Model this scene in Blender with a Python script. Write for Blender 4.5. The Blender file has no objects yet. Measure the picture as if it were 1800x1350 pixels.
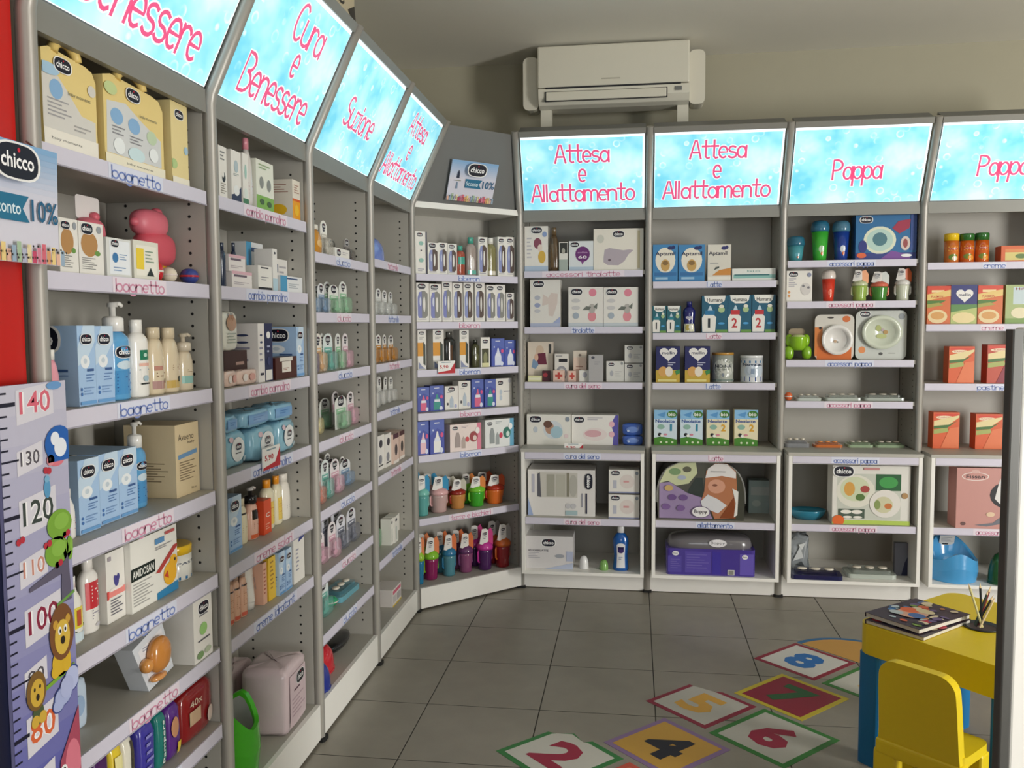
import bpy, math, random
from mathutils import Vector, Matrix
R = random.Random(7)
scene = bpy.context.scene
COL = scene.collection

# ------------------------------------------------------------------ camera
F_PX, PITCH, YAW, ROLL, CAM_Z = 1533.9, .0692, .1393, -.0058, 1.4817
cam_data = bpy.data.cameras.new('camera'); cam = bpy.data.objects.new('camera', cam_data); COL.objects.link(cam)
cam_data.sensor_fit = 'HORIZONTAL'; cam_data.sensor_width = 36.0; cam_data.lens = F_PX / 1800 * 36.0
cam_data.clip_start = .02; cam_data.clip_end = 100
_c, _s = math.cos(YAW), math.sin(YAW)
_f = Vector((-_s*math.cos(PITCH), _c*math.cos(PITCH), -math.sin(PITCH))); _r = Vector((_c, _s, 0)); _u = _r.cross(_f)
_r2 = _r*math.cos(ROLL) + _u*math.sin(ROLL); _u2 = -_r*math.sin(ROLL) + _u*math.cos(ROLL)
_m = Matrix((_r2, _u2, -_f)).transposed().to_4x4(); _m.translation = (0, 0, CAM_Z); cam.matrix_world = _m
scene.camera = cam

# ------------------------------------------------------------------ world, daylight, added fill, exposure
world = bpy.data.worlds.new('world'); scene.world = world; world.use_nodes = True
bg = world.node_tree.nodes['Background']; bg.inputs[0].default_value = (.75, .86, 1, 1); bg.inputs[1].default_value = .5
def area(name, loc, target, sx, sy, power, color):
    L = bpy.data.lights.new(name, 'AREA'); L.shape = 'RECTANGLE'; L.size = sx; L.size_y = sy; L.energy = power; L.color = color
    o = bpy.data.objects.new(name, L); COL.objects.link(o); o.location = loc
    o.rotation_euler = (Vector(target)-Vector(loc)).to_track_quat('-Z', 'Y').to_euler(); return o
area('daylight_glass_door', (4.92, .45, 1.30), (-.2, 4.0, 1.25), 1.0, 2.2, 195, (1, .975, .93))
area('fill_behind_camera', (1.2, -3.85, 1.2), (.6, 1.5, 2.9), 3.2, 1.6, 50, (.97, .98, 1))  # added soft fill from behind the camera, aimed up to brighten the ceiling
vs = scene.view_settings; vs.view_transform = 'Standard'; vs.look = 'None'; vs.gamma = 1.0; vs.use_curve_mapping = False; vs.exposure = 0.12

# ------------------------------------------------------------------ materials
def lin(c): return c/12.92 if c <= .04045 else ((c+.055)/1.055)**2.4
def hx(h):
    h = h.lstrip('#'); return tuple(lin(int(h[i:i+2], 16)/255) for i in (0, 2, 4))
def mat(name, base='cccccc', rough=.5, metal=0, spec=.5, noise=None, bump=0, scale=20, alpha=1, trans=0, coat=0, attr=False, emit=0):
    m = bpy.data.materials.new(name); m.use_nodes = True; nt = m.node_tree; b = nt.nodes['Principled BSDF']; L = nt.links.new
    b.inputs['Roughness'].default_value = rough; b.inputs['Metallic'].default_value = metal
    b.inputs['Specular IOR Level'].default_value = spec; b.inputs['Alpha'].default_value = alpha
    b.inputs['Transmission Weight'].default_value = trans; b.inputs['Coat Weight'].default_value = coat
    c = hx(base); b.inputs['Base Color'].default_value = (*c, 1)
    src = None
    if attr:
        a = nt.nodes.new('ShaderNodeAttribute'); a.attribute_name = 'Col'; src = a.outputs['Color']
    if noise is not None or bump:
        tc = nt.nodes.new('ShaderNodeTexCoord'); nz = nt.nodes.new('ShaderNodeTexNoise'); nz.inputs['Scale'].default_value = scale; nz.inputs['Detail'].default_value = 5
        L(tc.outputs['Object'], nz.inputs['Vector'])
        if noise is not None:
            r = nt.nodes.new('ShaderNodeMapRange'); r.inputs[3].default_value = 1-noise; r.inputs[4].default_value = 1+noise
            L(nz.outputs[0], r.inputs[0]); mx = nt.nodes.new('ShaderNodeMix'); mx.data_type = 'RGBA'; mx.blend_type = 'MULTIPLY'; mx.inputs[0].default_value = 1
            if src: L(src, mx.inputs[6])
            else: mx.inputs[6].default_value = (*c, 1)
            L(r.outputs[0], mx.inputs[7]); src = mx.outputs[2]
        if bump:
            bp = nt.nodes.new('ShaderNodeBump'); bp.inputs['Strength'].default_value = bump; bp.inputs['Distance'].default_value = .01
            L(nz.outputs[0], bp.inputs['Height']); L(bp.outputs[0], b.inputs['Normal'])
    if src: L(src, b.inputs['Base Color'])
    if emit:
        b.inputs['Emission Strength'].default_value = emit
        if src: L(src, b.inputs['Emission Color'])
        else: b.inputs['Emission Color'].default_value = (*c, 1)
    return m
M = dict(
    postgrey=mat('dark_post_metal', '4c4c49', .4, metal=.3, noise=.03, scale=30),
    wall=mat('wall_paint', 'aaa590', .8, noise=.04, bump=.05, scale=6), ceil=mat('ceiling_paint', 'e9e6da', .85, noise=.03, scale=3),
    floor=mat('tile_porcelain', '918b7f', .38, noise=.16, bump=.03, scale=9), grout=mat('grout', '35322c', .9, noise=.1, scale=30),
    pole=mat('pole_metal', 'a8a49d', .42, metal=.35, noise=.03, scale=40), board=mat('shelf_board', 'b3b0a7', .5, noise=.02, scale=12),
    grey=mat('grey_board', '6f706e', .45, noise=.03, scale=10), frame=mat('frame_metal', '8e8d87', .42, metal=.2, noise=.02, scale=30),
    white=mat('white_board', 'f3f1eb', .4, noise=.02, scale=10), hole=mat('pin_hole_dark', '161616', .8, noise=.05, scale=50),
    pr=mat('printed_card', rough=.42, attr=True, noise=.02, scale=60), gl=mat('printed_gloss', rough=.16, attr=True, coat=.3, noise=.02, scale=40),
    tint=mat('tinted_clear_plastic', rough=.08, attr=True, alpha=.36, noise=.02, scale=30), clear=mat('clear_film', rough=.06, attr=True, alpha=.22, noise=.02, scale=30, bump=.2),
    glow=mat('lit_print', rough=.25, attr=True, emit=.5), glowwhite=mat('lit_edge', 'f4fbff', .3, emit=.95, noise=.01),
    yellow=mat('yellow_plastic', 'e6cb1a', .38, noise=.03, bump=.03, scale=60), bluep=mat('blue_plastic', '0f6fa8', .38, noise=.04, bump=.03, scale=60),
    green=mat('green_plastic', '4fc42c', .2, noise=.02, scale=20), skyp=mat('sky_plastic', '4f9fd6', .2, noise=.02, scale=20),
    ac=mat('ac_plastic', 'd8d4c4', .35, noise=.01, scale=20), dark=mat('dark_plastic', '23252a', .35, noise=.04, scale=20),
    red=mat('red_panel', 'c4140f', .3, noise=.03, scale=8), navy=mat('navy_board', '0d1330', .4, noise=.05, scale=12),
    glass=mat('window_glass', 'e8f4ff', .02, alpha=.12, noise=.01), pencil=mat('pencil_paint', rough=.35, attr=True, noise=.02, scale=50),
    wood=mat('brown_wood', '6b5138', .5, noise=.12, scale=18))
# illuminated sign sheet: cyan wash with pale rings and blotches
def sign_mat():
    m = bpy.data.materials.new('lit_sign_sheet'); m.use_nodes = True; nt = m.node_tree; b = nt.nodes['Principled BSDF']; L = nt.links.new; N = nt.nodes.new
    tc = N('ShaderNodeTexCoord'); nz = N('ShaderNodeTexNoise'); nz.inputs['Scale'].default_value = 6; nz.inputs['Detail'].default_value = 3
    L(tc.outputs['Object'], nz.inputs['Vector']); r = N('ShaderNodeValToRGB'); e = r.color_ramp.elements
    e[0].position = .33; e[0].color = (*hx('6ec8e0'), 1); e[1].position = .72; e[1].color = (*hx('c6f7fa'), 1)
    L(nz.outputs[0], r.inputs[0])
    vo = N('ShaderNodeTexVoronoi'); vo.inputs['Scale'].default_value = 17; L(tc.outputs['Object'], vo.inputs['Vector'])
    r2 = N('ShaderNodeValToRGB'); e2 = r2.color_ramp.elements; e2[0].position = .20; e2[0].color = (0, 0, 0, 1); e2[1].position = .25; e2[1].color = (.38, .38, .38, 1)
    k = r2.color_ramp.elements.new(.31); k.color = (.7, .7, .7, 1); k = r2.color_ramp.elements.new(.36); k.color = (0, 0, 0, 1)
    L(vo.outputs['Distance'], r2.inputs[0]); nz2 = N('ShaderNodeTexNoise'); nz2.inputs['Scale'].default_value = 11; L(tc.outputs['Object'], nz2.inputs['Vector'])
    gt = N('ShaderNodeMapRange'); gt.inputs[1].default_value = .48; gt.inputs[2].default_value = .62; L(nz2.outputs[0], gt.inputs[0])
    mu = N('ShaderNodeMath'); mu.operation = 'MULTIPLY'; L(r2.outputs[0], mu.inputs[0]); L(gt.outputs[0], mu.inputs[1])
    mx = N('ShaderNodeMix'); mx.data_type = 'RGBA'; mx.inputs[7].default_value = (*hx('e8fdff'), 1); L(mu.outputs[0], mx.inputs[0]); L(r.outputs[0], mx.inputs[6])
    L(mx.outputs[2], b.inputs['Emission Color']); b.inputs['Emission Strength'].default_value = .66
    L(mx.outputs[2], b.inputs['Base Color']); b.inputs['Roughness'].default_value = .22
    return m
M['sign'] = sign_mat()

# ------------------------------------------------------------------ mesh helpers
class MB:
    def __init__(s): s.v = []; s.f = []; s.c = []; s.sm = []
    def add(s, vs, fs, c='cccccc', smooth=False):
        o = len(s.v); s.v += [tuple(p) for p in vs]; c = hx(c) if isinstance(c, str) else c
        for f in fs: s.f.append(tuple(i+o for i in f)); s.c.append(c); s.sm.append(smooth)
        return s
    def box(s, x0, x1, y0, y1, z0, z1, c='cccccc'):
        return s.add([(x0,y0,z0),(x1,y0,z0),(x1,y1,z0),(x0,y1,z0),(x0,y0,z1),(x1,y0,z1),(x1,y1,z1),(x0,y1,z1)],
                     [(0,1,5,4),(1,2,6,5),(2,3,7,6),(3,0,4,7),(4,5,6,7),(3,2,1,0)], c)
    def rbox(s, x0, x1, y0, y1, z0, z1, r, c='cccccc', ax='z', n=4):
        # box with edges rounded around one axis
        def ring(a0, a1, b0, b1):
            P = []
            for (ca, cb, t) in ((a1-r, b1-r, 0), (a0+r, b1-r, 90), (a0+r, b0+r, 180), (a1-r, b0+r, 270)):
                for k in range(n+1):
                    a = math.radians(t+90*k/n); P.append((ca+r*math.cos(a), cb+r*math.sin(a)))
            return P
        if ax == 'z': P = ring(x0, x1, y0, y1); A = [(a, b, z0) for a, b in P]; B = [(a, b, z1) for a, b in P]
        elif ax == 'y': P = ring(x0, x1, z0, z1); A = [(a, y1, b) for a, b in P]; B = [(a, y0, b) for a, b in P]
        else: P = ring(y0, y1, z0, z1); A = [(x0, a, b) for a, b in P]; B = [(x1, a, b) for a, b in P]
        return s.prism(A, B, c)
    def prism(s, A, B, c='cccccc', smooth=False):
        n = len(A); s.add(A+B, [(i, (i+1) % n, n+(i+1) % n, n+i) for i in range(n)], c, smooth)
        return s.add(A, [tuple(range(n-1, -1, -1))], c).add(B, [tuple(range(n))], c)
    def lathe(s, prof, c, n=20, sx=1, sy=1, cx=0, cy=0, smooth=True):
        vs = []; m = len(prof)
        for (r, z) in prof:
            for k in range(n):
                a = 2*math.pi*k/n; vs.append((cx+r*sx*math.cos(a), cy+r*sy*math.sin(a), z))
        fs = [(j*n+k, j*n+(k+1) % n, (j+1)*n+(k+1) % n, (j+1)*n+k) for j in range(m-1) for k in range(n)]
        s.add(vs, fs, c, smooth); o = len(s.v)-len(vs); cc = hx(c) if isinstance(c, str) else c
        if prof[0][0] > 1e-4: s.f.append(tuple(o+k for k in range(n-1, -1, -1))); s.c.append(cc); s.sm.append(False)
        if prof[-1][0] > 1e-4: s.f.append(tuple(o+(m-1)*n+k for k in range(n))); s.c.append(cc); s.sm.append(False)
        return s
    def tube(s, pts, r, c='cccccc', n=10):
        P = [Vector(p) for p in pts]; rs = r if isinstance(r, (list, tuple)) else [r]*len(P); vs = []
        for i, p in enumerate(P):
            t = (P[min(i+1, len(P)-1)]-P[max(i-1, 0)]).normalized(); a = Vector((0, 1, 0)) if abs(t.y) < .9 else Vector((1, 0, 0))
            u = t.cross(a).normalized(); w = t.cross(u)
            for k in range(n):
                q = 2*math.pi*k/n; vs.append(p+(u*math.cos(q)+w*math.sin(q))*rs[i])
        m = len(P); s.add(vs, [(j*n+k, j*n+(k+1) % n, (j+1)*n+(k+1) % n, (j+1)*n+k) for j in range(m-1) for k in range(n)], c, True)
        o = len(s.v)-len(vs); cc = s.c[-1]
        for f in (tuple(o+k for k in range(n)), tuple(o+(m-1)*n+k for k in range(n))): s.f.append(f); s.c.append(cc); s.sm.append(False)
        return s
    def sup(s, a, b, h, c, e1=.35, e2=.35, n=20, m=10, cx=0, cy=0, z0=0):
        # superellipsoid standing on z0
        def w(t, e): return math.copysign(abs(t)**e, t)
        vs = [];
        for j in range(m+1):
            et = -math.pi/2+math.pi*j/m; ce, se = w(math.cos(et), e1), w(math.sin(et), e1)
            for k in range(n):
                om = 2*math.pi*k/n; vs.append((cx+a*ce*w(math.cos(om), e2), cy+b*ce*w(math.sin(om), e2), z0+h/2+h/2*se))
        return s.add(vs, [(j*n+k, j*n+(k+1) % n, (j+1)*n+(k+1) % n, (j+1)*n+k) for j in range(m) for k in range(n)], c, True)
    def crumple(s, amt, seed=1):
        q = random.Random(seed); s.v = [(x+q.uniform(-amt, amt), y+q.uniform(-amt, amt), max(0, z+q.uniform(-amt, amt))) for x, y, z in s.v]; return s
    def mesh(s, name):
        me = bpy.data.meshes.new(name); me.from_pydata(s.v, [], s.f)
        at = me.color_attributes.new('Col', 'FLOAT_COLOR', 'CORNER'); buf = []
        for p, c in zip(me.polygons, s.c): buf += [c[0], c[1], c[2], 1.0]*p.loop_total
        at.data.foreach_set('color', buf); me.polygons.foreach_set('use_smooth', s.sm); me.update(); return me
    def build(s, name, m, parent=None, loc=(0, 0, 0), rz=0):
        return put(name, s.mesh(name), m, parent, loc, rz)
def put(name, me, m, parent=None, loc=(0, 0, 0), rz=0):
    o = bpy.data.objects.new(name, me); COL.objects.link(o); o.location = loc; o.rotation_euler = (0, 0, rz)
    if not me.materials: me.materials.append(M[m] if isinstance(m, str) else m)
    if parent: o.parent = parent
    return o
def thing(name, label, cat, loc=(0, 0, 0), rz=0, group=None):
    o = bpy.data.objects.new(name, None); o.empty_display_size = .05; COL.objects.link(o); o.location = loc; o.rotation_euler = (0, 0, rz)
    return tag(o, label, cat, group)
def tag(o, label, cat, group=None):
    assert 4 <= len(label.split()) <= 16, label
    o['label'] = label; o['category'] = cat
    if group: o['group'] = group
    return o
def struct(o): o['kind'] = 'structure'; return o
def bevel(o, w, seg=2):
    b = o.modifiers.new('bevel', 'BEVEL'); b.width = w; b.segments = seg; b.limit_method = 'ANGLE'; return o

# ------------------------------------------------------------------ lettering
_tc = {}
def text_mesh(t, bold=0.0):
    if (t, bold) in _tc: return _tc[t, bold]
    cu = bpy.data.curves.new('t', 'FONT'); cu.body = t; cu.resolution_u = 2; cu.fill_mode = 'FRONT'; cu.offset = bold
    ob = bpy.data.objects.new('t', cu); COL.objects.link(ob); me = ob.to_mesh()
    vs = [(v.co.x, v.co.y) for v in me.vertices]; fs = [tuple(p.vertices) for p in me.polygons]; ob.to_mesh_clear()
    bpy.data.objects.remove(ob); bpy.data.curves.remove(cu)
    x0 = min(v[0] for v in vs); x1 = max(v[0] for v in vs); y0 = min(v[1] for v in vs); y1 = max(v[1] for v in vs)
    _tc[t, bold] = ([((x-x0)/(x1-x0), (y-y0)/(y1-y0)) for x, y in vs], fs); return _tc[t, bold]
def arc(cx, cy, rx, ry, a0, a1, n=8):
    return [(cx+rx*math.cos(math.radians(a0+(a1-a0)*k/n)), cy+ry*math.sin(math.radians(a0+(a1-a0)*k/n))) for k in range(n+1)]
def ell(cx, cy, rx, ry): return arc(cx, cy, rx, ry, 0, 360, 14)
# hand-drawn tall monoline letters: advance width, strokes
GL = {
 'a': (.46, [ell(.2,.31,.19,.31), [(.4,.64),(.4,0)]]), 'b': (.46, [[(0,1),(0,0)], ell(.21,.31,.2,.31)]), 'c': (.4, [arc(.2,.32,.2,.32,50,310)]),
 'd': (.46, [ell(.2,.31,.19,.31), [(.4,1),(.4,0)]]), 'e': (.44, [[(.02,.33)]+arc(.2,.33,.19,.32,0,305,12)]),
 'g': (.46, [ell(.2,.31,.19,.31), [(.4,.64),(.4,-.12)]+arc(.2,-.12,.2,.18,0,-150)]), 'h': (.46, [[(0,1),(0,0)], arc(.2,.42,.2,.22,180,0)+[(.4,0)]]),
 'i': (.14, [[(.02,.64),(.02,0)], [(.02,.82),(.02,.9)]]), 'l': (.14, [[(.02,1),(.02,0)]]),
 'm': (.66, [[(0,.64),(0,0)], arc(.15,.44,.15,.2,180,0)+[(.3,0)], arc(.45,.44,.15,.2,180,0)+[(.6,0)]]),
 'n': (.44, [[(0,.64),(0,0)], arc(.19,.42,.19,.22,180,0)+[(.38,0)]]), 'o': (.46, [ell(.2,.32,.2,.32)]), 'p': (.46, [[(0,.64),(0,-.34)], ell(.21,.32,.2,.31)]),
 'r': (.34, [[(0,.64),(0,0)], arc(.16,.42,.16,.22,180,30)]), 's': (.4, [arc(.18,.48,.16,.16,40,270)+arc(.18,.16,.18,.16,90,-150)]),
 't': (.38, [[(.16,1),(.16,.1),(.24,0),(.32,.03)], [(0,.68),(.34,.68)]]), 'u': (.46, [[(0,.64),(0,.2)]+arc(.2,.2,.2,.2,180,360)+[(.4,.64)], [(.4,.64),(.4,0)]]),
 'v': (.4, [[(0,.64),(.18,0),(.36,.64)]]), 'z': (.4, [[(0,.62),(.34,.62),(0,.02),(.36,.02)]]),
 'A': (.56, [[(0,0),(.22,1),(.3,1),(.5,0)], [(.09,.34),(.43,.34)]]), 'B': (.52, [[(0,0),(0,1)]+arc(.16,.77,.24,.23,90,-90)+arc(.16,.27,.3,.27,90,-90)+[(0,0)]]),
 'C': (.5, [arc(.24,.5,.24,.5,50,310,12)]), 'L': (.46, [[(0,1),(0,0),(.38,0)]]), 'P': (.5, [[(0,0),(0,1)]+arc(.14,.73,.28,.27,90,-90)+[(0,.46)]]),
 'S': (.48, [arc(.22,.75,.2,.24,40,270)+arc(.22,.26,.22,.25,90,-150)]), 'T': (.5, [[(.23,1),(.23,0)], [(0,1),(.46,1)]]), ' ': (.3, [])}
def ribbon(mb, pts, wd, c, Mf, k, ax, ay):
    # flat ribbon along a polyline; ax, ay turn glyph units into metres
    Q = [Vector((x*ax, y*ay)) for x, y in pts]
    if len(Q) < 2: return
    Lf = []; n = len(Q); closed = (Q[0]-Q[-1]).length < 1e-6
    for i, p in enumerate(Q):
        a = Q[i-1] if i > 0 else (Q[-2] if closed else None); b = Q[i+1] if i < n-1 else (Q[1] if closed else None)
        d1 = (p-a).normalized() if a is not None else None; d2 = (b-p).normalized() if b is not None else None
        d = d1 if d2 is None else d2 if d1 is None else (d1+d2)
        d = d.normalized() if d.length > 1e-6 else d2; nrm = Vector((-d.y, d.x)); q = p
        if a is None: q = p-d*wd*.4
        if b is None: q = p+d*wd*.4
        Lf.append((q+nrm*wd/2, q-nrm*wd/2))
    vs = [Mf(x.x/ax, x.y/ay, k) for pr in Lf for x in pr]
    mb.add(vs, [(2*i, 2*i+1, 2*i+3, 2*i+2) for i in range(n-1)], c)
def hand(mb, t, cx, cy, wid, hei, col, Mf, k, thick, sx, sy, halo=None):
    """t centred at (cx,cy) in a face whose unit square is sx by sy metres; wid/hei are fractions"""
    tot = sum(GL[ch][0] for ch in t)-.08; x = 0; ax, ay = wid/tot, hei
    for ch in t:
        for st in GL[ch][1]:
            pts = [(cx-wid/2+(x+px)*ax, cy-hei/2+py*ay) for px, py in st]
            if halo: ribbon(mb, pts, thick*1.9, halo, Mf, k, sx, sy)
            ribbon(mb, pts, thick, col, Mf, k+1, sx, sy)
        x += GL[ch][0]

# ------------------------------------------------------------------ flat print on a face.  Mf(x, y, k) -> point, k = print layer
def Rc(x0, y0, x1, y1, c): return ('r', x0, y0, x1, y1, c)
def E(cx, cy, rx, ry, c): return ('e', cx, cy, rx, ry, c)
def T(cx, cy, w, h, t, c, bold=0.0): return ('t', cx, cy, w, h, t, c, bold)
def G(cx, cy, w): return ('g', cx, cy, w)
def Nl(x0, y0, x1, y1, n, c): return ('n', x0, y0, x1, y1, n, c)
def P(pts, c): return ('p', pts, c)
def art(mb, prims, Mf0, w, h, curved=False):
    k = 0; Mf = lambda x, y, k: Mf0(min(1, max(0, x)), min(1, max(0, y)), k)      # print ends at the edge of its face
    for p in prims:
        k += 1
        if p[0] == 'r':
            _, x0, y0, x1, y1, c = p; nx = ny = 5 if curved else 1
            vs = [Mf(x0+(x1-x0)*i/nx, y0+(y1-y0)*j/ny, k) for j in range(ny+1) for i in range(nx+1)]
            mb.add(vs, [(j*(nx+1)+i, j*(nx+1)+i+1, (j+1)*(nx+1)+i+1, (j+1)*(nx+1)+i) for j in range(ny) for i in range(nx)], c)
        elif p[0] == 'e':
            _, cx, cy, rx, ry, c = p; n = 18; rings = (1, .66, .33) if curved else (1,); vs = [Mf(cx+rx*q*math.cos(2*math.pi*i/n), cy+ry*q*math.sin(2*math.pi*i/n), k) for q in rings for i in range(n)]
            fs = [(j*n+i, j*n+(i+1) % n, (j+1)*n+(i+1) % n, (j+1)*n+i) for j in range(len(rings)-1) for i in range(n)]+[tuple((len(rings)-1)*n+i for i in range(n))]
            mb.add(vs, fs, c)
        elif p[0] == 'p': mb.add([Mf(x, y, k) for x, y in p[1]], [tuple(range(len(p[1])))], p[2])
        elif p[0] == 't':
            _, cx, cy, tw, th, t, c, bold = p; vs, fs = text_mesh(t, bold)
            mb.add([Mf(cx+(x-.5)*tw, cy+(y-.5)*th, k) for x, y in vs], fs, c)
        elif p[0] == 'g':
            _, cx, cy, gw = p; gh = gw*w/h*.56
            def sq(s_, c): 
                pts = [(math.copysign(abs(math.cos(a))**.62, math.cos(a)), math.copysign(abs(math.sin(a))**.8, math.sin(a))) for a in (2*math.pi*i/20 for i in range(20))]
                mb.add([Mf(cx+x*gw/2*s_, cy+y*gh/2*s_, k) for x, y in pts], [tuple(range(20))], c)
            sq(1.12, 'f4f4f2'); k += 1; sq(1.0, '0d1024'); k += 1
            vs, fs = text_mesh('chicco', .02); mb.add([Mf(cx+(x-.5)*gw*.78, cy+(y-.46)*gh*.46, k) for x, y in vs], fs, 'ffffff')
            k += 1; mb.add([Mf(cx+.03*gw+.035*gw*math.cos(a), cy+.33*gh+.07*gh*math.sin(a), k) for a in (2*math.pi*i/8 for i in range(8))], [tuple(range(8))], 'd8203a')
        elif p[0] == 'n':
            _, x0, y0, x1, y1, n, c = p
            for i in range(n):
                y = y1-(y1-y0)*i/n; e = x0+(x1-x0)*(.6+.4*((i*7+3) % 5)/4); t_ = (y1-y0)/n*.38
                mb.add([Mf(x0, y-t_, k), Mf(e, y-t_, k), Mf(e, y, k), Mf(x0, y, k)], [(0, 1, 2, 3)], c)

# ================================================================== the room
XW0, XW1, YW0, YW1, ZC = -1.47, 5.0, -4.0, 5.14, 2.985
TILE, TX0, TY0 = .44, -.795, 3.24
struct(MB().box(XW0-.1, XW1+.1, YW0-.1, YW1+.1, -.1, -.0007).build('floor', 'grout'))
floor = bpy.data.objects['floor']
g = TILE/2-.0022
tile_me = MB().add([(-g,-g,-.0006),(g,-g,-.0006),(g,g,-.0006),(-g,g,-.0006),(-g+.001,-g+.001,0),(g-.001,-g+.001,0),(g-.001,g-.001,0),(-g+.001,g-.001,0)],
                   [(0,1,5,4),(1,2,6,5),(2,3,7,6),(3,0,4,7),(4,5,6,7)], '8d877a').mesh('floor_tile')
for i in range(-1, 9):
    for j in range(-6, 4): put('floor_tile', tile_me, 'floor', floor, (TX0+(i+.5)*TILE, TY0+(j+.5)*TILE, 0))
def rest(x0, x1, y0, y1):      # the floor beyond the tiles that the photograph shows
    put('floor_far', MB().box(x0, x1, y0, y1, -.0006, -.0001).mesh('floor_far'), 'floor', floor)
rest(TX0+9*TILE, XW1, YW0, YW1); rest(XW0, TX0+9*TILE, YW0, TY0-6*TILE)
struct(MB().box(XW0-.1, XW1+.1, YW0-.1, YW1+.1, ZC, ZC+.1).build('ceiling', 'ceil'))
struct(MB().box(XW0-.1, XW0, YW0-.1, YW1+.1, -.1, ZC).build('wall_left', 'wall'))
struct(MB().box(XW0, XW1, YW1, YW1+.1, -.1, ZC).build('wall_back', 'wall'))
wr = MB().box(XW1, XW1+.1, 1.35, YW1+.1, -.1, ZC).box(XW1, XW1+.1, YW0-.1, -.45, -.1, ZC).box(XW1, XW1+.1, -.45, 1.35, 2.5, ZC)
struct(wr.build('wall_right', 'wall'))
wf = MB().box(XW0, -.6, YW0-.1, YW0, -.1, ZC).box(3.0, XW1, YW0-.1, YW0, -.1, ZC).box(-.6, 3.0, YW0-.1, YW0, 2.6, ZC).box(-.6, 3.0, YW0-.1, YW0, -.1, .4)
struct(wf.build('wall_front', 'wall'))
d1 = struct(MB().box(XW1+.03, XW1+.04, -.45, 1.35, 0, 2.5).build('door_1', 'glass'))
put('door_frame', MB().box(XW1, XW1+.08, -.45, -.39, 0, 2.5).box(XW1, XW1+.08, 1.29, 1.35, 0, 2.5).box(XW1, XW1+.08, -.45, 1.35, 2.44, 2.5).mesh('door_frame'), 'frame', d1)
w1 = struct(MB().box(-.6, 3.0, YW0-.07, YW0-.06, .4, 2.6).build('window_1', 'glass'))  # unseen window behind the camera, added to go with the soft fill
put('window_frame', MB().box(-.6, -.54, YW0-.1, YW0, .4, 2.6).box(2.94, 3.0, YW0-.1, YW0, .4, 2.6).box(1.17, 1.23, YW0-.1, YW0, .4, 2.6).box(-.6, 3.0, YW0-.1, YW0, 2.54, 2.6).box(-.6, 3.0, YW0-.1, YW0, .4, .46).mesh('window_frame'), 'frame', w1)

# ================================================================== shelving
XL, Y3, XB, YB, HK, FO, HT, W = -1.109, 4.305, -.624, 4.792, 2.090, .186, 2.474, .70
DEP = .29
SH = {1:[1.83,1.588,1.315,1.04,.815,.61,.398], 2:[1.83,1.588,1.306,1.067,.81,.605,.137], 3:[1.737,1.525,1.307,1.063,.813,.58,.36,.137],
      4:[1.764,1.523,1.307,1.096,.812,.433,.12], 5:[1.737,1.492,1.247,1.024,.807,.478,.118], 6:[1.767,1.461,1.157,.807,.43,.137], 7:[1.702,1.426,1.156,.807,.43,.137],
      8:[1.803,1.589,1.279,1.061,.807,.43,.137], 9:[1.782,1.465,1.157,.807,.43,.137]}
BAY = {}
for i in range(4): BAY[i+1] = ((XL, Y3-(4-i)*W), math.pi/2)
BAY[5] = ((XL, Y3), math.pi/4)
for i in range(4): BAY[6+i] = ((XB+i*W, YB), 0.0)
def at(b, u, y, z):            # unit coordinates (along the shelf, into the shelf, up) to the room
    (ox, oy), a = BAY[b]; return (ox+u*math.cos(a)-y*math.sin(a), oy+u*math.sin(a)+y*math.cos(a), z)
BAYNAME = {1:'nearest left bay', 2:'second bay from left', 3:'bay under Suzione sign', 4:'bay left of corner', 5:'corner unit', 6:'bay right of corner', 7:'bay with Latte strips', 8:'bay under full Pappa sign', 9:'rightmost bay'}
WORDS = {1:['bagnetto']*7, 2:['cambio pannolino']*4+['creme solari', 'creme idratanti', ''], 3:['ciuccio']*7+[''], 4:['tettarelle']*6+[''],
         5:['biberon']*5+['tazze e bicchieri', ''], 6:['accessori tiralatte', 'tiralatte']+['cura del seno']*3, 7:['Latte']*4+['allattamento'],
         8:['accessori pappa']*6, 9:['creme', 'creme', 'pastine', '', 'accessori pappa']}
LW = {'bagnetto':.30, 'cambio pannolino':.44, 'creme solari':.42, 'creme idratanti':.46, 'ciuccio':.24, 'tettarelle':.26, 'biberon':.20, 'tazze e bicchieri':.40,
      'accessori tiralatte':.62, 'tiralatte':.18, 'cura del seno':.29, 'Latte':.115, 'allattamento':.29, 'accessori pappa':.34, 'creme':.16, 'pastine':.2}
PINK, BLUE = 'd491ac', '7488c6'
def strip(parent, u0, u1, y, z1, word, c, hgt=.037):
    mb = MB().box(u0, u1, y-.004, y, z1-hgt, z1, 'd6d2e0'); w_ = u1-u0
    mb.box(u0, u1, y-.0055, y-.004, z1-hgt, z1-hgt+.003, 'a9a5b2')
    if word:
        Mf = lambda x, yy, k: (u0+x*w_, y-.0042-.0003*k, z1-hgt+yy*hgt)
        ww = LW[word]; lt = 'e9dfe9' if c == PINK else 'dde0f0'
        art(mb, [Rc(.5-ww*.56, .06, .5+ww*.56, .97, lt)], Mf, w_, hgt)
        hand(mb, word, .5, .5, ww, .70, c, Mf, 2, .0038, w_, hgt)
    mb.build('label_strip', 'pr', parent)
def pole(u, parent, z_bot=0):
    mb = MB().tube([(u, 0, z_bot), (u, 0, HK-.03), (u, -.006, HK), (u, -FO*1.02, HT+.01)], .0185, n=14)
    mb.build('pole', 'pole', parent)
    MB().rbox(u-.024, u+.024, -.026, .026, 0, .012, .01).build('pole_foot', 'hole', parent)
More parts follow.
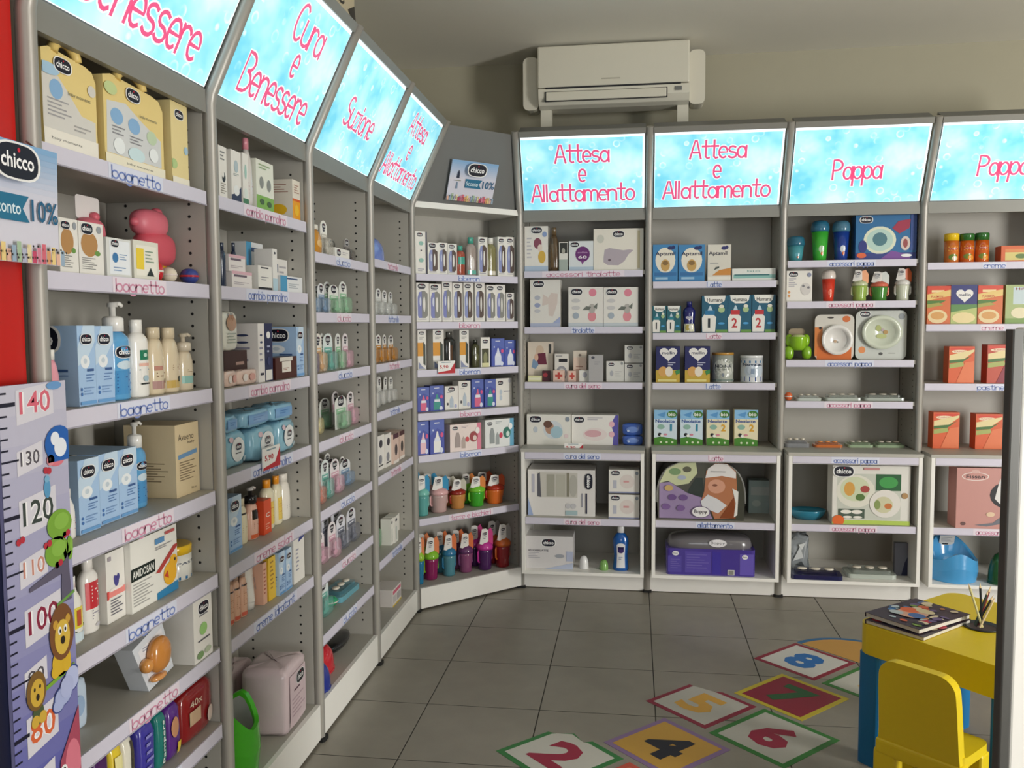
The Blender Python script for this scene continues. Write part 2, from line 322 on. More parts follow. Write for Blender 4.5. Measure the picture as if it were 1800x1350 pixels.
def holes(parent, u, sgn, z0, z1):
    mb = MB()
    for y in (.055, .235):
        z = z0
        while z < z1:
            r = .0042; P_ = [(u+sgn*.0006, y+r*math.cos(a), z+r*math.sin(a)) for a in (2*math.pi*i/8 for i in range(8))]; mb.add(P_, [tuple(range(8))], '111111'); z += .032
    o = mb.build('pin_holes', 'hole', parent); o['kind'] = 'stuff'
SL = math.hypot(FO, HT-HK); SV = (FO/SL, (HT-HK)/SL)      # slope of the light boxes
def slope(u, v, off): return (u, -v*SV[0]-off*SV[1], HK+v*SV[1]-off*SV[0])
SIGNS = {1:('Cura', 'e', 'Benessere'), 2:('Cura', 'e', 'Benessere'), 3:('Suzione',), 4:('Attesa', 'e', 'Allattamento'), 6:('Attesa', 'e', 'Allattamento'), 7:('Attesa', 'e', 'Allattamento'), 8:('Pappa',), 9:('Pappa',)}
ULAB = {1:'tall grey and white shelving bay nearest the camera on the left', 2:'left shelving bay under the Cura e Benessere sign with wipes packs',
        3:'left shelving bay under the Suzione sign', 4:'narrow-looking left shelving bay just before the corner unit', 5:'angled corner shelving unit without a lit sign',
        6:'back shelving bay right of the corner under an Attesa sign', 7:'back shelving bay under the Attesa sign with Latte strips', 8:'back shelving bay under the fully visible Pappa sign', 9:'rightmost back shelving bay with orange cereal boxes'}
for b in range(1, 10):
    (ox, oy), a = BAY[b]; U = thing('shelving_unit', ULAB[b], 'shelving', (ox, oy, 0), a, 'shelving units along the walls')
    cab = b >= 6; sh = SH[b]; top = sh[:-3] if cab else sh if b == 1 else sh[:-1]
    MB().box(.02, .68, DEP, DEP+.01, 0 if not cab else .8, HK).build('back_panel', 'board', U)
    zb = 0 if not cab else .81
    MB().box(.003, .017, .012, DEP+.01, zb, HK).build('side_panel', 'board', U)
    MB().box(.683, .697, .012, DEP+.01, zb, HK).build('side_panel', 'board', U)
    holes(U, .017, 1, .2 if not cab else .85, 2.0); holes(U, .683, -1, .2 if not cab else .85, 2.0)
    for i, z in enumerate(top):
        s_ = MB().box(.020, .680, .004, DEP, z-.022, z).build('shelf', 'board', U)
        strip(s_, .024, .668, .002, z, WORDS[b][i], (PINK if (i % 2 == (1 if b in (1, 3, 5, 7, 8, 9) else 0)) else BLUE))
    if not cab:
        z = sh[-1] if b > 1 else .137; MB().box(.020, .680, .004, DEP, z-.022, z-.0005).build('bottom_shelf', 'board', U)
        MB().box(.022, .678, -.012, .004, .012, z).build('plinth', 'white', U)
    if b != 5:
        pole(0, U)
        if b in (4, 9): pole(W, U)
        MB().box(.02, .68, -.002, .016, HK-.056, HK+.004).build('fascia', 'frame', U)
        MB().box(.02, .68, .016, DEP, HK-.012, HK).build('soffit', 'board', U)
        A = [slope(.02, .0, -.10), slope(.02, .0, -.006), slope(.02, SL+.005, -.006), slope(.02, SL+.005, -.10)]
        MB().prism(A, [(.68, p[1], p[2]) for p in A]).build('sign_housing', 'grey', U)
        fr = MB()
        for v0, v1 in ((SL-.022, SL+.008),): 
            Q = [slope(.02, v0, .006), slope(.02, v1, .006), slope(.02, v1, -.006), slope(.02, v0, -.006)]; fr.prism(Q, [(.68, p[1], p[2]) for p in Q])
        fr.build('sign_frame', 'frame', U)
        wht = MB(); wht.add([slope(.026, .008, -.002), slope(.674, .008, -.002), slope(.674, SL-.022, -.002), slope(.026, SL-.022, -.002)], [(0, 1, 2, 3)], 'f4fbff'); wht.build('sign_diffuser', 'glowwhite', U)
        v0, v1, u0, u1 = .010, SL-.036, .028, .664; sw, sh_ = u1-u0, v1-v0
        A = [slope(u0, v0, .0), slope(u1, v0, .0), slope(u1, v1, .0), slope(u0, v1, .0)]; B_ = [slope(u0, v0, .002), slope(u1, v0, .002), slope(u1, v1, .002), slope(u0, v1, .002)]
        sg = MB().prism(A, B_).build('sign_sheet', 'sign', U)
        Mf = lambda x, y, k: slope(u0+x*sw, v0+y*sh_, .0024+.0004*k)
        lt = MB(); L_ = SIGNS[b]; pk, wh = 'dd5684', 'e0f8fc'
        if len(L_) == 3:
            w1_, w3_ = (.44, .86) if b not in (1, 2) else (.34, .72); hh = .24 if b not in (1, 2) else .28
            hand(lt, L_[0], .5 if b > 2 else .58, .79, w1_, hh, pk, Mf, 0, .0105, sw, sh_, wh); hand(lt, 'e', .5 if b > 2 else .56, .53, .055, .27, pk, Mf, 0, .0105, sw, sh_, wh)
            hand(lt, L_[2], .5, .24, w3_, hh, pk, Mf, 0, .0105, sw, sh_, wh)
        else: hand(lt, L_[0], .5, .46, .5 if b == 3 else .37, .27 if b == 3 else .26, pk, Mf, 0, .0105, sw, sh_, wh)
        lt.build('sign_lettering', 'glow', sg)
    else:
        MB().box(.012, .688, -.006, DEP, HK-.022, HK+.008).build('top_board', 'white', U)
        # slanted filler board between the two leaning poles
        inv = lambda P_: ((P_[0]-ox)*math.cos(a)+(P_[1]-oy)*math.sin(a), -(P_[0]-ox)*math.sin(a)+(P_[1]-oy)*math.cos(a), P_[2])
        q = [inv(p) for p in ((XL+.006, Y3, HK+.01), (XB, YB-.006, HK+.01), (XB, YB-FO, HT-.005), (XL+FO, Y3, HT-.005))]
        q = [(x, y+.012, z) for x, y, z in q]
        MB().prism(q, [(x, y+.012, z) for x, y, z in q]).build('slanted_board', 'grey', U)
    if cab:
        CF = -.15
        C = thing('open_cabinet', {6:'white open base cabinet right of the corner with sterilizer box', 7:'white open base cabinet holding the nursing pillows', 8:'white open base cabinet holding the plate meal set', 9:'white open base cabinet with pink gift box at the right'}[b], 'cabinet', (ox, oy, 0), 0, 'base cabinets under the back shelves')
        MB().box(.021, .039, CF, DEP, .12, .79).build('side_panel', 'white', C); MB().box(.661, .679, CF, DEP, .12, .79).build('side_panel', 'white', C)
        MB().box(.018, .682, CF-.004, DEP, .79, .807).build('top_board', 'board', C); MB().box(.039, .661, CF, DEP, .12, .137).build('bottom_board', 'white', C)
        MB().box(.039, .661, DEP-.012, DEP, .137, .79).build('back_panel', 'board', C)
        s_ = MB().box(.039, .661, CF+.012, DEP-.012, .408, .43).build('shelf', 'board', C)
        n = len(top); strip(s_, .041, .659, CF+.012, .43, WORDS[b][n+1], BLUE if b == 7 else PINK)
        s2 = MB().box(.039, .661, CF+.004, CF+.02, .748, .79).build('top_rail', 'white', C)
        strip(s2, .041, .659, CF+.004, .788, WORDS[b][n], PINK if b == 7 else BLUE)
        MB().box(.012, .688, -.004, .012, 0.004, .12).build('plinth', 'white', C)
        MB().box(.021, .679, .012, DEP, .1, .12).build('base_board', 'board', C)

# ================================================================== print designs of the goods: art -> (body colour, [print])
W_, K_, GY = 'ece9e2', '17181e', '9a98a0'
BLUEC = [P([(0,.72),(.35,1),(1,1),(1,.8),(.6,.62),(0,.5)], 'c9def0'), E(.4,.55,.26,.085,'eef3f6'), E(.4,.56,.1,.035,'c9d6e0'), Nl(0.490,0.375,0.910,0.460,1,'3a5c92'), Nl(.42,.28,.92,.39,3,'5f82b4'),
         E(.14,.21,.05,.022,'4a78b6'), E(.14,.15,.05,.022,'4a78b6'), Nl(.28,.12,.9,.23,3,'7f9fca'), Rc(.05,.02,.95,.06,'6fa4d8'), G(.45,.83,.62)]
def BB(c1, c2, dark='4a4038'): return [G(.42,.91,.62), Nl(.12,.80,.7,.84,1,'b4b2b8'), P([(.1,.16),(.1,.62),(.22,.76),(.42,.78),(.42,.1),(.2,.1)], c1), E(.3,.52,.07,.12,c2), P([(.42,.1),(.42,.78),(.62,.8),(.88,.72),(.88,.16),(.7,.1)], dark), E(.6,.45,.09,.2,'e9e6e0'), Nl(.1,.03,.85,.08,1,'a9a6b0')]
def BBL(c): return [P([(0,.55),(0,1),(1,1),(1,.62),(.5,.75)], '5a6cb8'), Nl(.3,.85,.7,.92,1,'e8eaf6'), P([(.25,.04),(.25,.36),(.4,.52),(.46,.66),(.54,.66),(.6,.52),(.75,.36),(.75,.04)], c), Rc(.3,.36,.7,.46,'e9ecf6'), E(.82,.55,.1,.07,'e3588a'), E(.2,.7,.05,.03,'cfd6f0'), E(.78,.1,.12,.08,'dfe5f6')]
def CER(c1, c2='e8c878'): return [P([(0,.78),(1,.9),(1,1),(0,1)], 'd6452a'), Rc(.18,.83,.72,.89,'f2d9a0'), P([(0,.62),(1,.74),(1,.9),(0,.78)], c2), T(.42,.72,.5,.06,'PLASMON','c2281e',.01), P([(0,.52),(.6,.55),(.8,.62),(0,.62)], '4f7a2c'), P([(0,.42),(.7,.5),(.5,.56),(0,.52)], 'a8a04a'), E(.45,.2,.42,.18,'e9d2a0'), E(.45,.22,.3,.1,c1)]
def CER2(c): return [Rc(.05,.9,.95,.96,'d8402a'), E(.42,.86,.32,.045,'f4e2c0'), T(.42,.86,.44,.04,'PLASMON','c2281e'), P([(.02,.62),(.6,.66),(.98,.86),(.98,.92),(.02,.76)], 'ead8a0'), P([(.02,.54),(.55,.58),(.9,.76),(.6,.66),(.02,.62)], '3f7030'), P([(.02,.4),(.6,.46),(.55,.58),(.02,.52)], 'a8b060'), P([(.3,.02),(.98,.02),(.98,.6),(.62,.56)], c)]
def HUM(n, c): return [P([(.08,1),(.92,1),(.88,.86),(.7,.78),(.3,.78),(.12,.86)], 'f0efe9'), T(.5,.885,.62,.1,'Humana','16181c',.015), P([(.02,.02),(.52,.02),(.56,.42),(.42,.5),(.1,.5),(.0,.4)], 'eceae4'), Rc(.12,.48,.5,.6,c), P([(.22,.6),(.42,.6),(.36,.7),(.32,.74),(.28,.7)], 'bcd6e4'), T(.28,.26,.24 if n == '2' else .09,.26,n,c if n == '2' else '14202a',.02), E(.76,.62,.13,.08,'a9c48e'), E(.76,.71,.1,.045,'e6e6d6'), E(.76,.25,.13,.03,'4aa0d8'), Rc(.55,0,1,.08,'6a9a4a')]
def NEO(n, c, base): return [Rc(0,.74,1,1,'8cc0e6'), P([(.1,.86),(.5,.95),(.45,.78)], '5a9ad2'), E(.78,.88,.22,.1,'3c7a28'), T(.78,.88,.32,.1,'bio','f4f6ee',.02), T(.48,.685,.84,.095,'Neolatte','1a4a9a',.02), E(.3,.52,.16,.07,'8fb8a8'), T(.74,.5,.2 if n == '2' else .09,.2,n,c,.03), P([(0,.0),(0,.2),(.3,.24),(.7,.2),(1,.16),(1,0)], '4a8a2c'), E(.25,.3,.08,.05,K_), E(.34,.27,.07,.04,'f4f2ec'), E(.5,.3,.08,.03,'d88a9a'), E(.3,.08,.05,.03,'dfe8c8'), E(.55,.08,.05,.03,'dfe8c8'), E(.8,.08,.05,.03,'dfe8c8')]
HEART = [(.5,.18)]+[(.5+.5*math.sin(t)**3, .62+.38*(13*math.cos(t)-5*math.cos(2*t)-2*math.cos(3*t)-math.cos(4*t))/13*.95) for t in (math.pi*(1-k/9) for k in range(1, 18))]
def heart(cx, cy, w, h, c): return P([(cx+.5*w*math.sin(t)**3, cy+.5*h*(13*math.cos(t)-5*math.cos(2*t)-2*math.cos(3*t)-math.cos(4*t))/15) for t in (2*math.pi*k/24 for k in range(24))], c)
ART = {
 'giftA': ('ead28a', [P([(.0,.10),(.97,.12),(.97,.40),(.70,.42),(.45,.62),(.2,.80),(.0,.78)], 'd9d6cf'), E(.24,.60,.12,.10,'8ab4dc'), Nl(.08,.30,.5,.50,5,'a4a2a4'), Nl(.55,.22,.9,.3,2,'a9a6a4'), Rc(0,.0,1,.19,'efeade'), T(.4,.10,.55,.035,'baby moments','4a4a4a'), T(.66,.60,.42,.05,'baby moments','6a6a5a'), E(.9,.72,.08,.06,'d8d4cc'), E(.1,.78,.2,.06,'a9cbe4'), G(.36,.86,.3)]),
 'giftB': ('ead28a', [P([(.03,.14),(.95,.14),(.95,.46),(.62,.60),(.35,.74),(.05,.70)], 'd6d8d8'), E(.2,.56,.10,.09,'8ab4dc'), E(.48,.52,.10,.09,'8ab4dc'), E(.78,.46,.09,.08,'c4d6b4'), Nl(.12,.34,.34,.45,3,'8d8c90'), Nl(.4,.30,.64,.40,3,'8d8c90'), E(.22,.24,.09,.09,'eef2f2'), E(.5,.20,.14,.08,'cfe6ea'), E(.8,.26,.08,.08,'eef2f2'), Rc(0,0,1,.13,'efe8d0'), T(.55,.07,.45,.03,'baby moments','4a4a4a'), T(.72,.66,.3,.045,'baby moments','6a6a5a'), E(.1,.84,.1,.07,'c8d89a'), G(.46,.86,.22)]),
 'giftC': ('ead79a', [G(.5,.86,.5), E(.85,.45,.12,.05,'a9c8dc'), E(.1,.25,.2,.06,'b4cc8a'), Rc(0,0,1,.1,'f0ead8')]),
 'sponge': (W_, [E(.42,.58,.34,.24,'b98a52'), E(.74,.42,.12,.05,'6f9a4a'), Nl(.1,.08,.7,.32,6,'8d8c88'), E(.82,.88,.1,.07,'9aa0a6'), G(.32,.87,.46)]),
 'soapB': ('dfe0dc', [Rc(.12,.08,.94,.94,'eef2f6'), E(.34,.5,.12,.13,'3f7ab0'), Nl(.5,.42,.85,.6,3,'8ba4c4'), Nl(.25,.12,.8,.26,2,'7f9ac0'), G(.32,.86,.3)]),
 'soapY': ('e4e2d4', [Rc(.1,.1,.92,.88,'f2efe2'), Rc(.1,.26,.4,.8,'f0d23a'), P([(.5,.1),(.8,.1),(.66,.32)], '26302c'), Nl(.45,.4,.8,.75,4,'8aa08a')]),
 'bluec': ('a9c8ea', BLUEC, True), 'beigebox': ('e3cfa8', [T(.45,.82,.66,.09,'Aveeno','3a2a22'), T(.66,.73,.3,.05,'baby','5a4a3a'), P([(.1,.52),(.9,.56),(.9,.62),(.1,.58)], '6f9cc8'), Nl(.15,.2,.85,.48,8,'8d7a5e'), T(.72,.08,.2,.03,'50 ml','3a3028')], True),
 'flower': (W_, [E(.55,.56,.13,.075,'4a4690'), E(.46,.6,.07,.05,'4a4690'), E(.64,.61,.07,.05,'4a4690'), Rc(.1,.36,1,.45,'ef8d86'), Nl(0.180,0.375,0.920,0.477,1,'f8eee8'), Rc(0,.34,.1,.46,'e04a44'), Nl(.18,.08,.85,.32,6,'6d6c78'), Rc(.1,.88,.26,.94,'a9a0a8')]),
 'duckbox': ('eeece4', [Rc(.0,.44,.5,.62,'14241e'), T(.25,.53,.44,.11,'AMIDOSAN','f2f2ea',.02), Nl(.03,.06,.45,.4,8,'a9a8a4'), P([(.5,.4),(.92,.70),(1,.70),(1,.66),(.6,.38)], 'b8403a'), P([(.52,0),(1,0),(1,.14),(.52,.10)], '2f86b8'), E(.82,.3,.15,.17,'f0b429'), E(.9,.46,.09,.1,'f0b429'), E(.93,.48,.02,.025,'1c2430'), P([(.68,.3),(.76,.36),(.78,.24)], 'c8462a'), Rc(.5,.82,.7,.9,'5a8fc0'), Nl(0.720,0.835,0.960,0.954,1,'c05a5a'), Nl(.5,.72,.9,.78,2,'9a989c')]),
 'greenleaf': (W_, [G(.55,.84,.56), Nl(.3,.68,.8,.74,1,'7d7c84'), E(.5,.5,.2,.1,'9ccc7a'), Nl(.2,.28,.9,.34,1,'55545c'), E(.3,.1,.18,.06,'7fa06a'), E(.7,.12,.18,.05,'b9c4a8')]),
 'moon': (W_, [E(.6,.42,.22,.1,K_), E(.5,.48,.15,.07,W_), Nl(.2,.08,.85,.3,5,'8d8478'), Nl(.2,.7,.8,.9,3,'7a7a7a')]), 'navyc': (W_, [P([(0,0),(1,0),(1,.34),(.6,.2),(0,.14)], '20264a'), E(.5,.24,.3,.1,'eef0ee'), E(.5,.7,.22,.12,'b4c4ca'), Nl(.2,.5,.8,.56,2,'8d9a9c')]),
 'greenc': (W_, [Rc(0,0,1,.14,'3f7a52'), E(.5,.24,.32,.1,'dfe8e0'), E(.5,.65,.2,.14,'a9cfc4')]), 'greenwhite': ('e6e8da', [Rc(0,0,1,.30,'7fb04a'), E(.3,.56,.12,.12,'8a8c86'), E(.72,.54,.12,.12,'8a8c86'), E(.3,.18,.13,.06,'3f5a2c'), E(.72,.16,.13,.06,'3f5a2c'), Nl(.15,.8,.85,.92,2,'9ab080')]),
 'orangebox': ('e9e2d4', [Rc(0,0,1,.5,'eda21e'), Rc(0,.48,1,.54,'d6601e'), Nl(.2,.65,.85,.88,4,'b0887a'), E(.5,.26,.3,.14,'f2c02a')], True), 'pinkmed': ('ece6e4', [Rc(0,.82,1,1,'e0b4c0'), Nl(0.100,0.450,0.800,0.790,1,'6a5a6a'), Nl(.1,.15,.9,.35,2,'b0a6ae')]),
 'bluewhite': ('e6e8ea', [Rc(0,0,.3,1,'4a9cc8'), Nl(0.275,0.675,0.825,0.896,1,'2a4a7a'), Nl(.35,.2,.9,.55,3,'a9b0b8')]), 'smallwhite': ('eceae4', [Rc(0,0,1,.12,K_), Nl(0.200,0.795,0.800,0.948,1,'3a3a44'), Nl(.2,.35,.8,.55,2,'8d8c94')]),
 'tallwhite': ('eceae6', [E(.5,.9,.2,.03,'3a3a48'), Rc(0,0,1,.3,'b8d4e2')]), 'bluewhite2': ('e8e6e2', [Rc(.05,.6,.4,.85,'27406a'), Nl(.45,.2,.95,.8,4,'b0aeb4')]), 'browndk': ('3a1c18', [Nl(0.500,0.430,0.900,0.668,1,'a98a80')]),
 'pinkcar': ('eae6e2', [E(.5,.8,.2,.02,'3a4468'), E(.5,.68,.2,.02,'3a4468'), Nl(.2,.3,.8,.6,3,'9a98a8'), Rc(.25,.12,.8,.16,'2a2c3c')], True), 'navycar': ('1f2650', [E(.5,.8,.24,.06,'f0f0ee'), Rc(.1,.02,.9,.2,'eae8e2'), Nl(.3,.45,.7,.62,2,'aab0cc'), E(.5,.35,.2,.07,'39406c')]),
 'brownsm': ('4a1e16', [Rc(.3,.3,.72,.8,'e8e2d8'), Rc(.2,.82,.8,1,'ded8ce'), Nl(.35,.36,.65,.5,2,'8a4a3a')]), 'tag': ('f2f0ec', [P([(0,0),(1,0),(1,.9),(.7,.25),(0,.12)], 'c01f2c'), T(.34,.52,.5,.3,'5,90','c01f2c',.02), Nl(.2,.75,.8,.92,1,'8aa0a8')]),
 'redc': ('e0522a', [T(.5,.55,.5,.14,'C','f6e2d8',.02), Nl(.2,.1,.8,.3,3,'f2b8a0')]), 'peachc': ('e6b49a', [Nl(.2,.2,.8,.85,7,'b05a3c')]), 'yellowc': ('f0c63a', [Nl(.25,.2,.75,.9,7,'b0802a')]), 'whiteblue': (W_, [P([(.45,.82),(1,.88),(1,1),(.6,1)], '2a3a86'), Nl(.2,.2,.5,.7,6,'9a9cac')]),
 'whitelow': (W_, [G(.25,.55,.26), Nl(.5,.3,.9,.7,2,'b4b0b8')]), 'blackpink': (W_, [E(.5,.75,.26,.12,'26262c'), E(.4,.3,.25,.14,'8a8c92'), Nl(.1,.05,.9,.14,1,K_)]), 'pinkblack': ('e0c4b4', [Rc(0,.84,1,1,'4a1e22'), E(.5,.45,.24,.2,'3a302c'), Rc(0,0,1,.1,'f0e8e0')], True), 'slimwhite': ('e8e6de', [E(.5,.85,.25,.06,'3a3a44'), Rc(.3,.1,.7,.6,'c9d0c8')]),
 'multi': ('e6e0dc', [Rc(.05,.7,.95,.9,'d85a7a'), Rc(.05,.2,.45,.6,'c9c4c4'), Rc(.5,.2,.95,.6,'b4aeb0'), Rc(0,0,1,.08,'e8c83a')]),
 'bbnavy': (W_, [G(.4,.92,.5), E(.5,.72,.2,.05,'8fbcb0'), E(.5,.55,.06,.02,'2a2c44'), E(.5,.32,.2,.05,'8fbcb0'), Nl(.2,.04,.8,.12,2,'9a98a8'), Rc(.9,0,1,1,'2f3350')]), 'bb1': (W_, BB('8f98c8', 'c9cfe4', '5a4a44')), 'bb2': (W_, BB('8086c0', 'd4d8ea', '8a8a84')),
 'bborange': (W_, [Rc(0,.34,.66,.68,'dd9a34'), G(.5,.92,.6), Nl(.2,.74,.8,.82,2,'a9a6a4'), P([(.66,.14),(.66,.7),(.9,.62),(.9,.1)], '39443c'), P([(.1,.02),(.1,.2),(.5,.08),(.9,.02)], '8a93b4')]), 'bbblack': (W_, [Rc(.12,.04,.88,.62,'4a4a34'), E(.5,.3,.22,.2,'8f9068'), G(.5,.86,.6), Rc(.12,.0,.88,.14,'dcd8a8')]),
 'bbblue': ('4f5fb4', BBL('dfe4f4')), 'bbpink': ('4a58ac', BBL('e06a8e')), 'bbteal': ('4a58ac', BBL('3f9a8e')), 'bbpinkw': ('4a56aa', BBL('eec4cc')), 'bbwhitew': ('4a56aa', BBL('f2f2ee')), 'bbgrey': (W_, [G(.5,.86,.5), P([(.35,.1),(.35,.42),(.5,.6),(.65,.42),(.65,.1)], 'b9c6d2'), E(.2,.25,.07,.06,'4a4a50'), E(.8,.15,.1,.08,'b4b8d8'), Nl(.15,.68,.5,.74,1,'a9a8ac')]),
 'bbwide': (W_, [G(.28,.84,.34), E(.3,.5,.08,.1,'c0ccd8'), E(.3,.3,.08,.1,'c0ccd8'), Nl(.48,.45,.92,.55,1,'a9a8b0'), E(.85,.9,.08,.07,'c4c2c8')]), 'setpink': ('ecdcd6', [Rc(.86,0,1,1,'e0849a'), G(.16,.86,.17), Nl(.36,.82,.6,.92,2,'9a9098'), P([(.15,.15),(.15,.5),(.2,.7),(.27,.7),(.32,.5),(.32,.15)], 'a89a96'), P([(.36,.1),(.36,.4),(.42,.55),(.48,.4),(.48,.1)], 'b8a8a0'), E(.54,.42,.06,.1,'d0525a'), E(.75,.5,.13,.2,'a0464a'), E(.78,.45,.06,.1,'e6d0c8'), E(.87,.72,.07,.12,'f4ece8')]),
 'setblue': ('e6e8e6', [Rc(.86,0,1,1,'6aaccc'), G(.16,.86,.17), Nl(.36,.82,.6,.92,2,'909a9c'), P([(.15,.15),(.15,.5),(.2,.7),(.27,.7),(.32,.5),(.32,.15)], '969c9c'), P([(.36,.1),(.36,.4),(.42,.55),(.48,.4),(.48,.1)], 'a0a6a6'), E(.54,.42,.06,.1,'d0425a'), E(.75,.5,.13,.2,'3a7a6c'), E(.78,.45,.06,.1,'d4e6de'), E(.87,.72,.07,.12,'f0f4f4')]),
 'nippleyellow': (W_, [E(.56,.62,.17,.12,'8a4a5c'), E(.66,.52,.10,.08,'e9d8cc'), E(.74,.32,.16,.14,'d8b04a'), Nl(.1,.25,.32,.75,6,'c4c2c8'), E(.86,.82,.1,.06,'8ea4d0'), Rc(0,0,1,.12,'b4c6dc'), G(.52,.91,.46)]), 'blackwhite': ('e6e4dc', [Rc(.1,.62,.95,.98,'2f302c'), E(.5,.7,.2,.1,'a9a89c'), Rc(0,0,1,.4,'a9b4ac')]),
 'purplecirc': ('dfe4e6', [E(.56,.56,.3,.26,'6a2a72'), T(.56,.62,.4,.06,'assorbilatte','d8b0d8'), T(.56,.46,.36,.1,'60','f2e8f2',.02), P([(.5,.32),(.62,.32),(.56,.2)], '8a4a90'), Rc(0,0,1,.14,'b8c8d8'), G(.24,.88,.34)]), 'whale': ('e9e4d8', [P([(.2,.3),(.22,.5),(.32,.54),(.6,.48),(.72,.5),(.8,.48),(.7,.38),(.62,.22),(.5,.12),(.28,.13),(.2,.2)], 'b4a9b2'), E(.32,.25,.03,.03,'6a5a66'), Rc(.88,.05,.93,.95,'d6cca8'), E(.14,.76,.07,.1,'cfcfc4'), G(.5,.87,.22)]),
 'bpump': ('e4e1da', [P([(.4,.45),(.42,.7),(.6,.62),(.7,.72),(.92,.7),(.9,.5),(.8,.3),(.75,.22),(.62,.24),(.6,.48)], 'd8cac2'), E(.24,.62,.1,.05,'b8bcc8'), E(.24,.46,.1,.05,'9aa4c4'), E(.24,.34,.1,.04,'c4c4c8'), P([(.6,0),(1,0),(1,.22)], 'a4b0d4'), Rc(0,0,1,.08,'b4bcd4'), G(.28,.91,.36)]),
 'bpump2': ('e6e3dc', [E(.7,.86,.11,.1,'e0879a'), E(.68,.26,.12,.13,'dd8f98'), E(.68,.46,.1,.12,'b4b0aa'), P([(.4,.42),(.52,.52),(.66,.5),(.6,.42)], '6a7068'), P([(.72,.5),(.84,.6),(.82,.44)], '6a7068'), E(.22,.66,.12,.05,'c9c8c8'), E(.22,.48,.12,.05,'c9c8c8'), E(.22,.28,.09,.08,'a4b0bc'), Rc(0,0,1,.1,'c4ccd2'), G(.24,.88,.32)]),
 'nurse': ('e2d6c6', [E(.48,.78,.16,.13,'d6bfa8'), P([(.36,.42),(.4,.7),(.7,.72),(.76,.42)], '6a1f3a'), P([(.15,.35),(.2,.55),(.35,.6),(.42,.4),(.3,.3)], '7f9cbc'), E(.34,.6,.08,.1,'e0b8a0'), Rc(.84,.7,.94,.94,'3a3c3a')]), 'ringbox': ('e4e0d8', [Rc(.3,.7,.92,.82,K_), E(.5,.3,.4,.26,'9a9aa0'), E(.5,.28,.28,.18,'d8d6d0'), Nl(.1,.86,.6,.93,1,'7a7a80')]), 'pinkcream': ('e6ccba', [Rc(0,.78,1,1,'e0d4c4'), Nl(.2,.3,.8,.5,2,'b08878'), E(.5,.86,.12,.04,'8a7a70')]),
 'greybox': ('b0aeae', [E(.3,.9,.12,.05,'4a4c58'), Nl(.4,.6,.85,.75,2,'8a8890')]), 'redcross': ('e6c4b4', [Rc(.18,.42,.82,.62,'c4463c'), Rc(.4,.22,.6,.82,'c4463c'), Nl(.1,.05,.9,.14,1,'b09a90')]), 'whitesm': ('e6e4dc', [E(.6,.6,.25,.25,'a9aab4')]), 'yellowflat': ('e4e4ae', [Rc(.05,.3,.95,.7,'f0eed2')]), 'darkred': ('4a1a26', [E(.4,.6,.3,.2,'a0303c')]),
 'greyprint': ('d9d8d2', [G(.28,.84,.34), E(.3,.4,.1,.14,'b0b2b8'), Nl(.5,.2,.9,.5,3,'b4b4b4'), E(.88,.88,.07,.07,'9a9c9c')]), 'babybox': ('e9e7de', [E(.6,.5,.22,.3,'d6dde2'), E(.52,.56,.1,.2,'b89078'), E(.48,.68,.1,.12,'6a4a3c'), E(.68,.42,.14,.2,'a9c8d4'), E(.2,.5,.05,.1,'c4ccd4'), E(.9,.3,.05,.07,'e6d2d2'), E(.93,.85,.05,.08,'8d98a4'), G(.2,.84,.26)]),
 'pinkpad': ('ebe8e2', [P([(.88,0),(1,0),(1,1),(.94,1),(.84,.7),(.9,.4)], '5a54a8'), E(.5,.35,.26,.22,'e8dcd8'), E(.46,.38,.18,.12,'d8aab0'), E(.86,.7,.06,.1,'e8b8c4'), E(.86,.36,.06,.1,'e8b8c4'), Nl(.34,.8,.7,.92,2,'b4b0b8'), G(.16,.84,.22)]),
 'steri': ('dfdcd8', [Rc(.14,.4,.74,.94,'c9c6bc'), P([(.14,.42),(.2,.4),(.18,.94),(.14,.9)], '5a5a62'), Rc(.28,.42,.4,.9,'a4a294'), Rc(.42,.42,.56,.9,'b8b6a8'), Rc(.58,.42,.62,.94,'8a8674'), E(.68,.66,.06,.24,'b4b2a8'), Rc(.06,.5,.1,.9,'b4b4c0'), P([(0,0),(.08,0),(0,.4)], '9aacd0'), E(.6,.22,.04,.06,'c2c2c4'), E(.68,.22,.04,.06,'c2c2c4'), Rc(.56,.02,.74,.12,'a4bcc0'), Rc(.86,.06,.885,.5,'3a3c50'), ('v', .905,.76,.34), Rc(.8,.2,.82,.5,'9a9aa4')]),
 'padnavy': ('e6e3dc', [E(.6,.5,.24,.3,'dcd2cc'), Rc(.48,.46,.66,.54,'d49a9a'), Rc(.14,.2,.26,.55,'b9bcc8'), E(.92,.86,.05,.08,'8d98a4'), Rc(0,0,1,.06,'8a90ac'), G(.22,.86,.28)]), 'sachet': ('d9d6d6', [G(.48,.8,.28), T(.26,.56,.44,.06,'ASSORBILATTE','3a3a48'), Nl(.05,.3,.3,.5,4,'a9a8b0'), E(.72,.4,.1,.06,'a0a4ac'), Rc(.86,.25,1,.55,'b4bcd4'), P([(.4,0),(1,0),(1,.2)], 'b9c2d8')]),
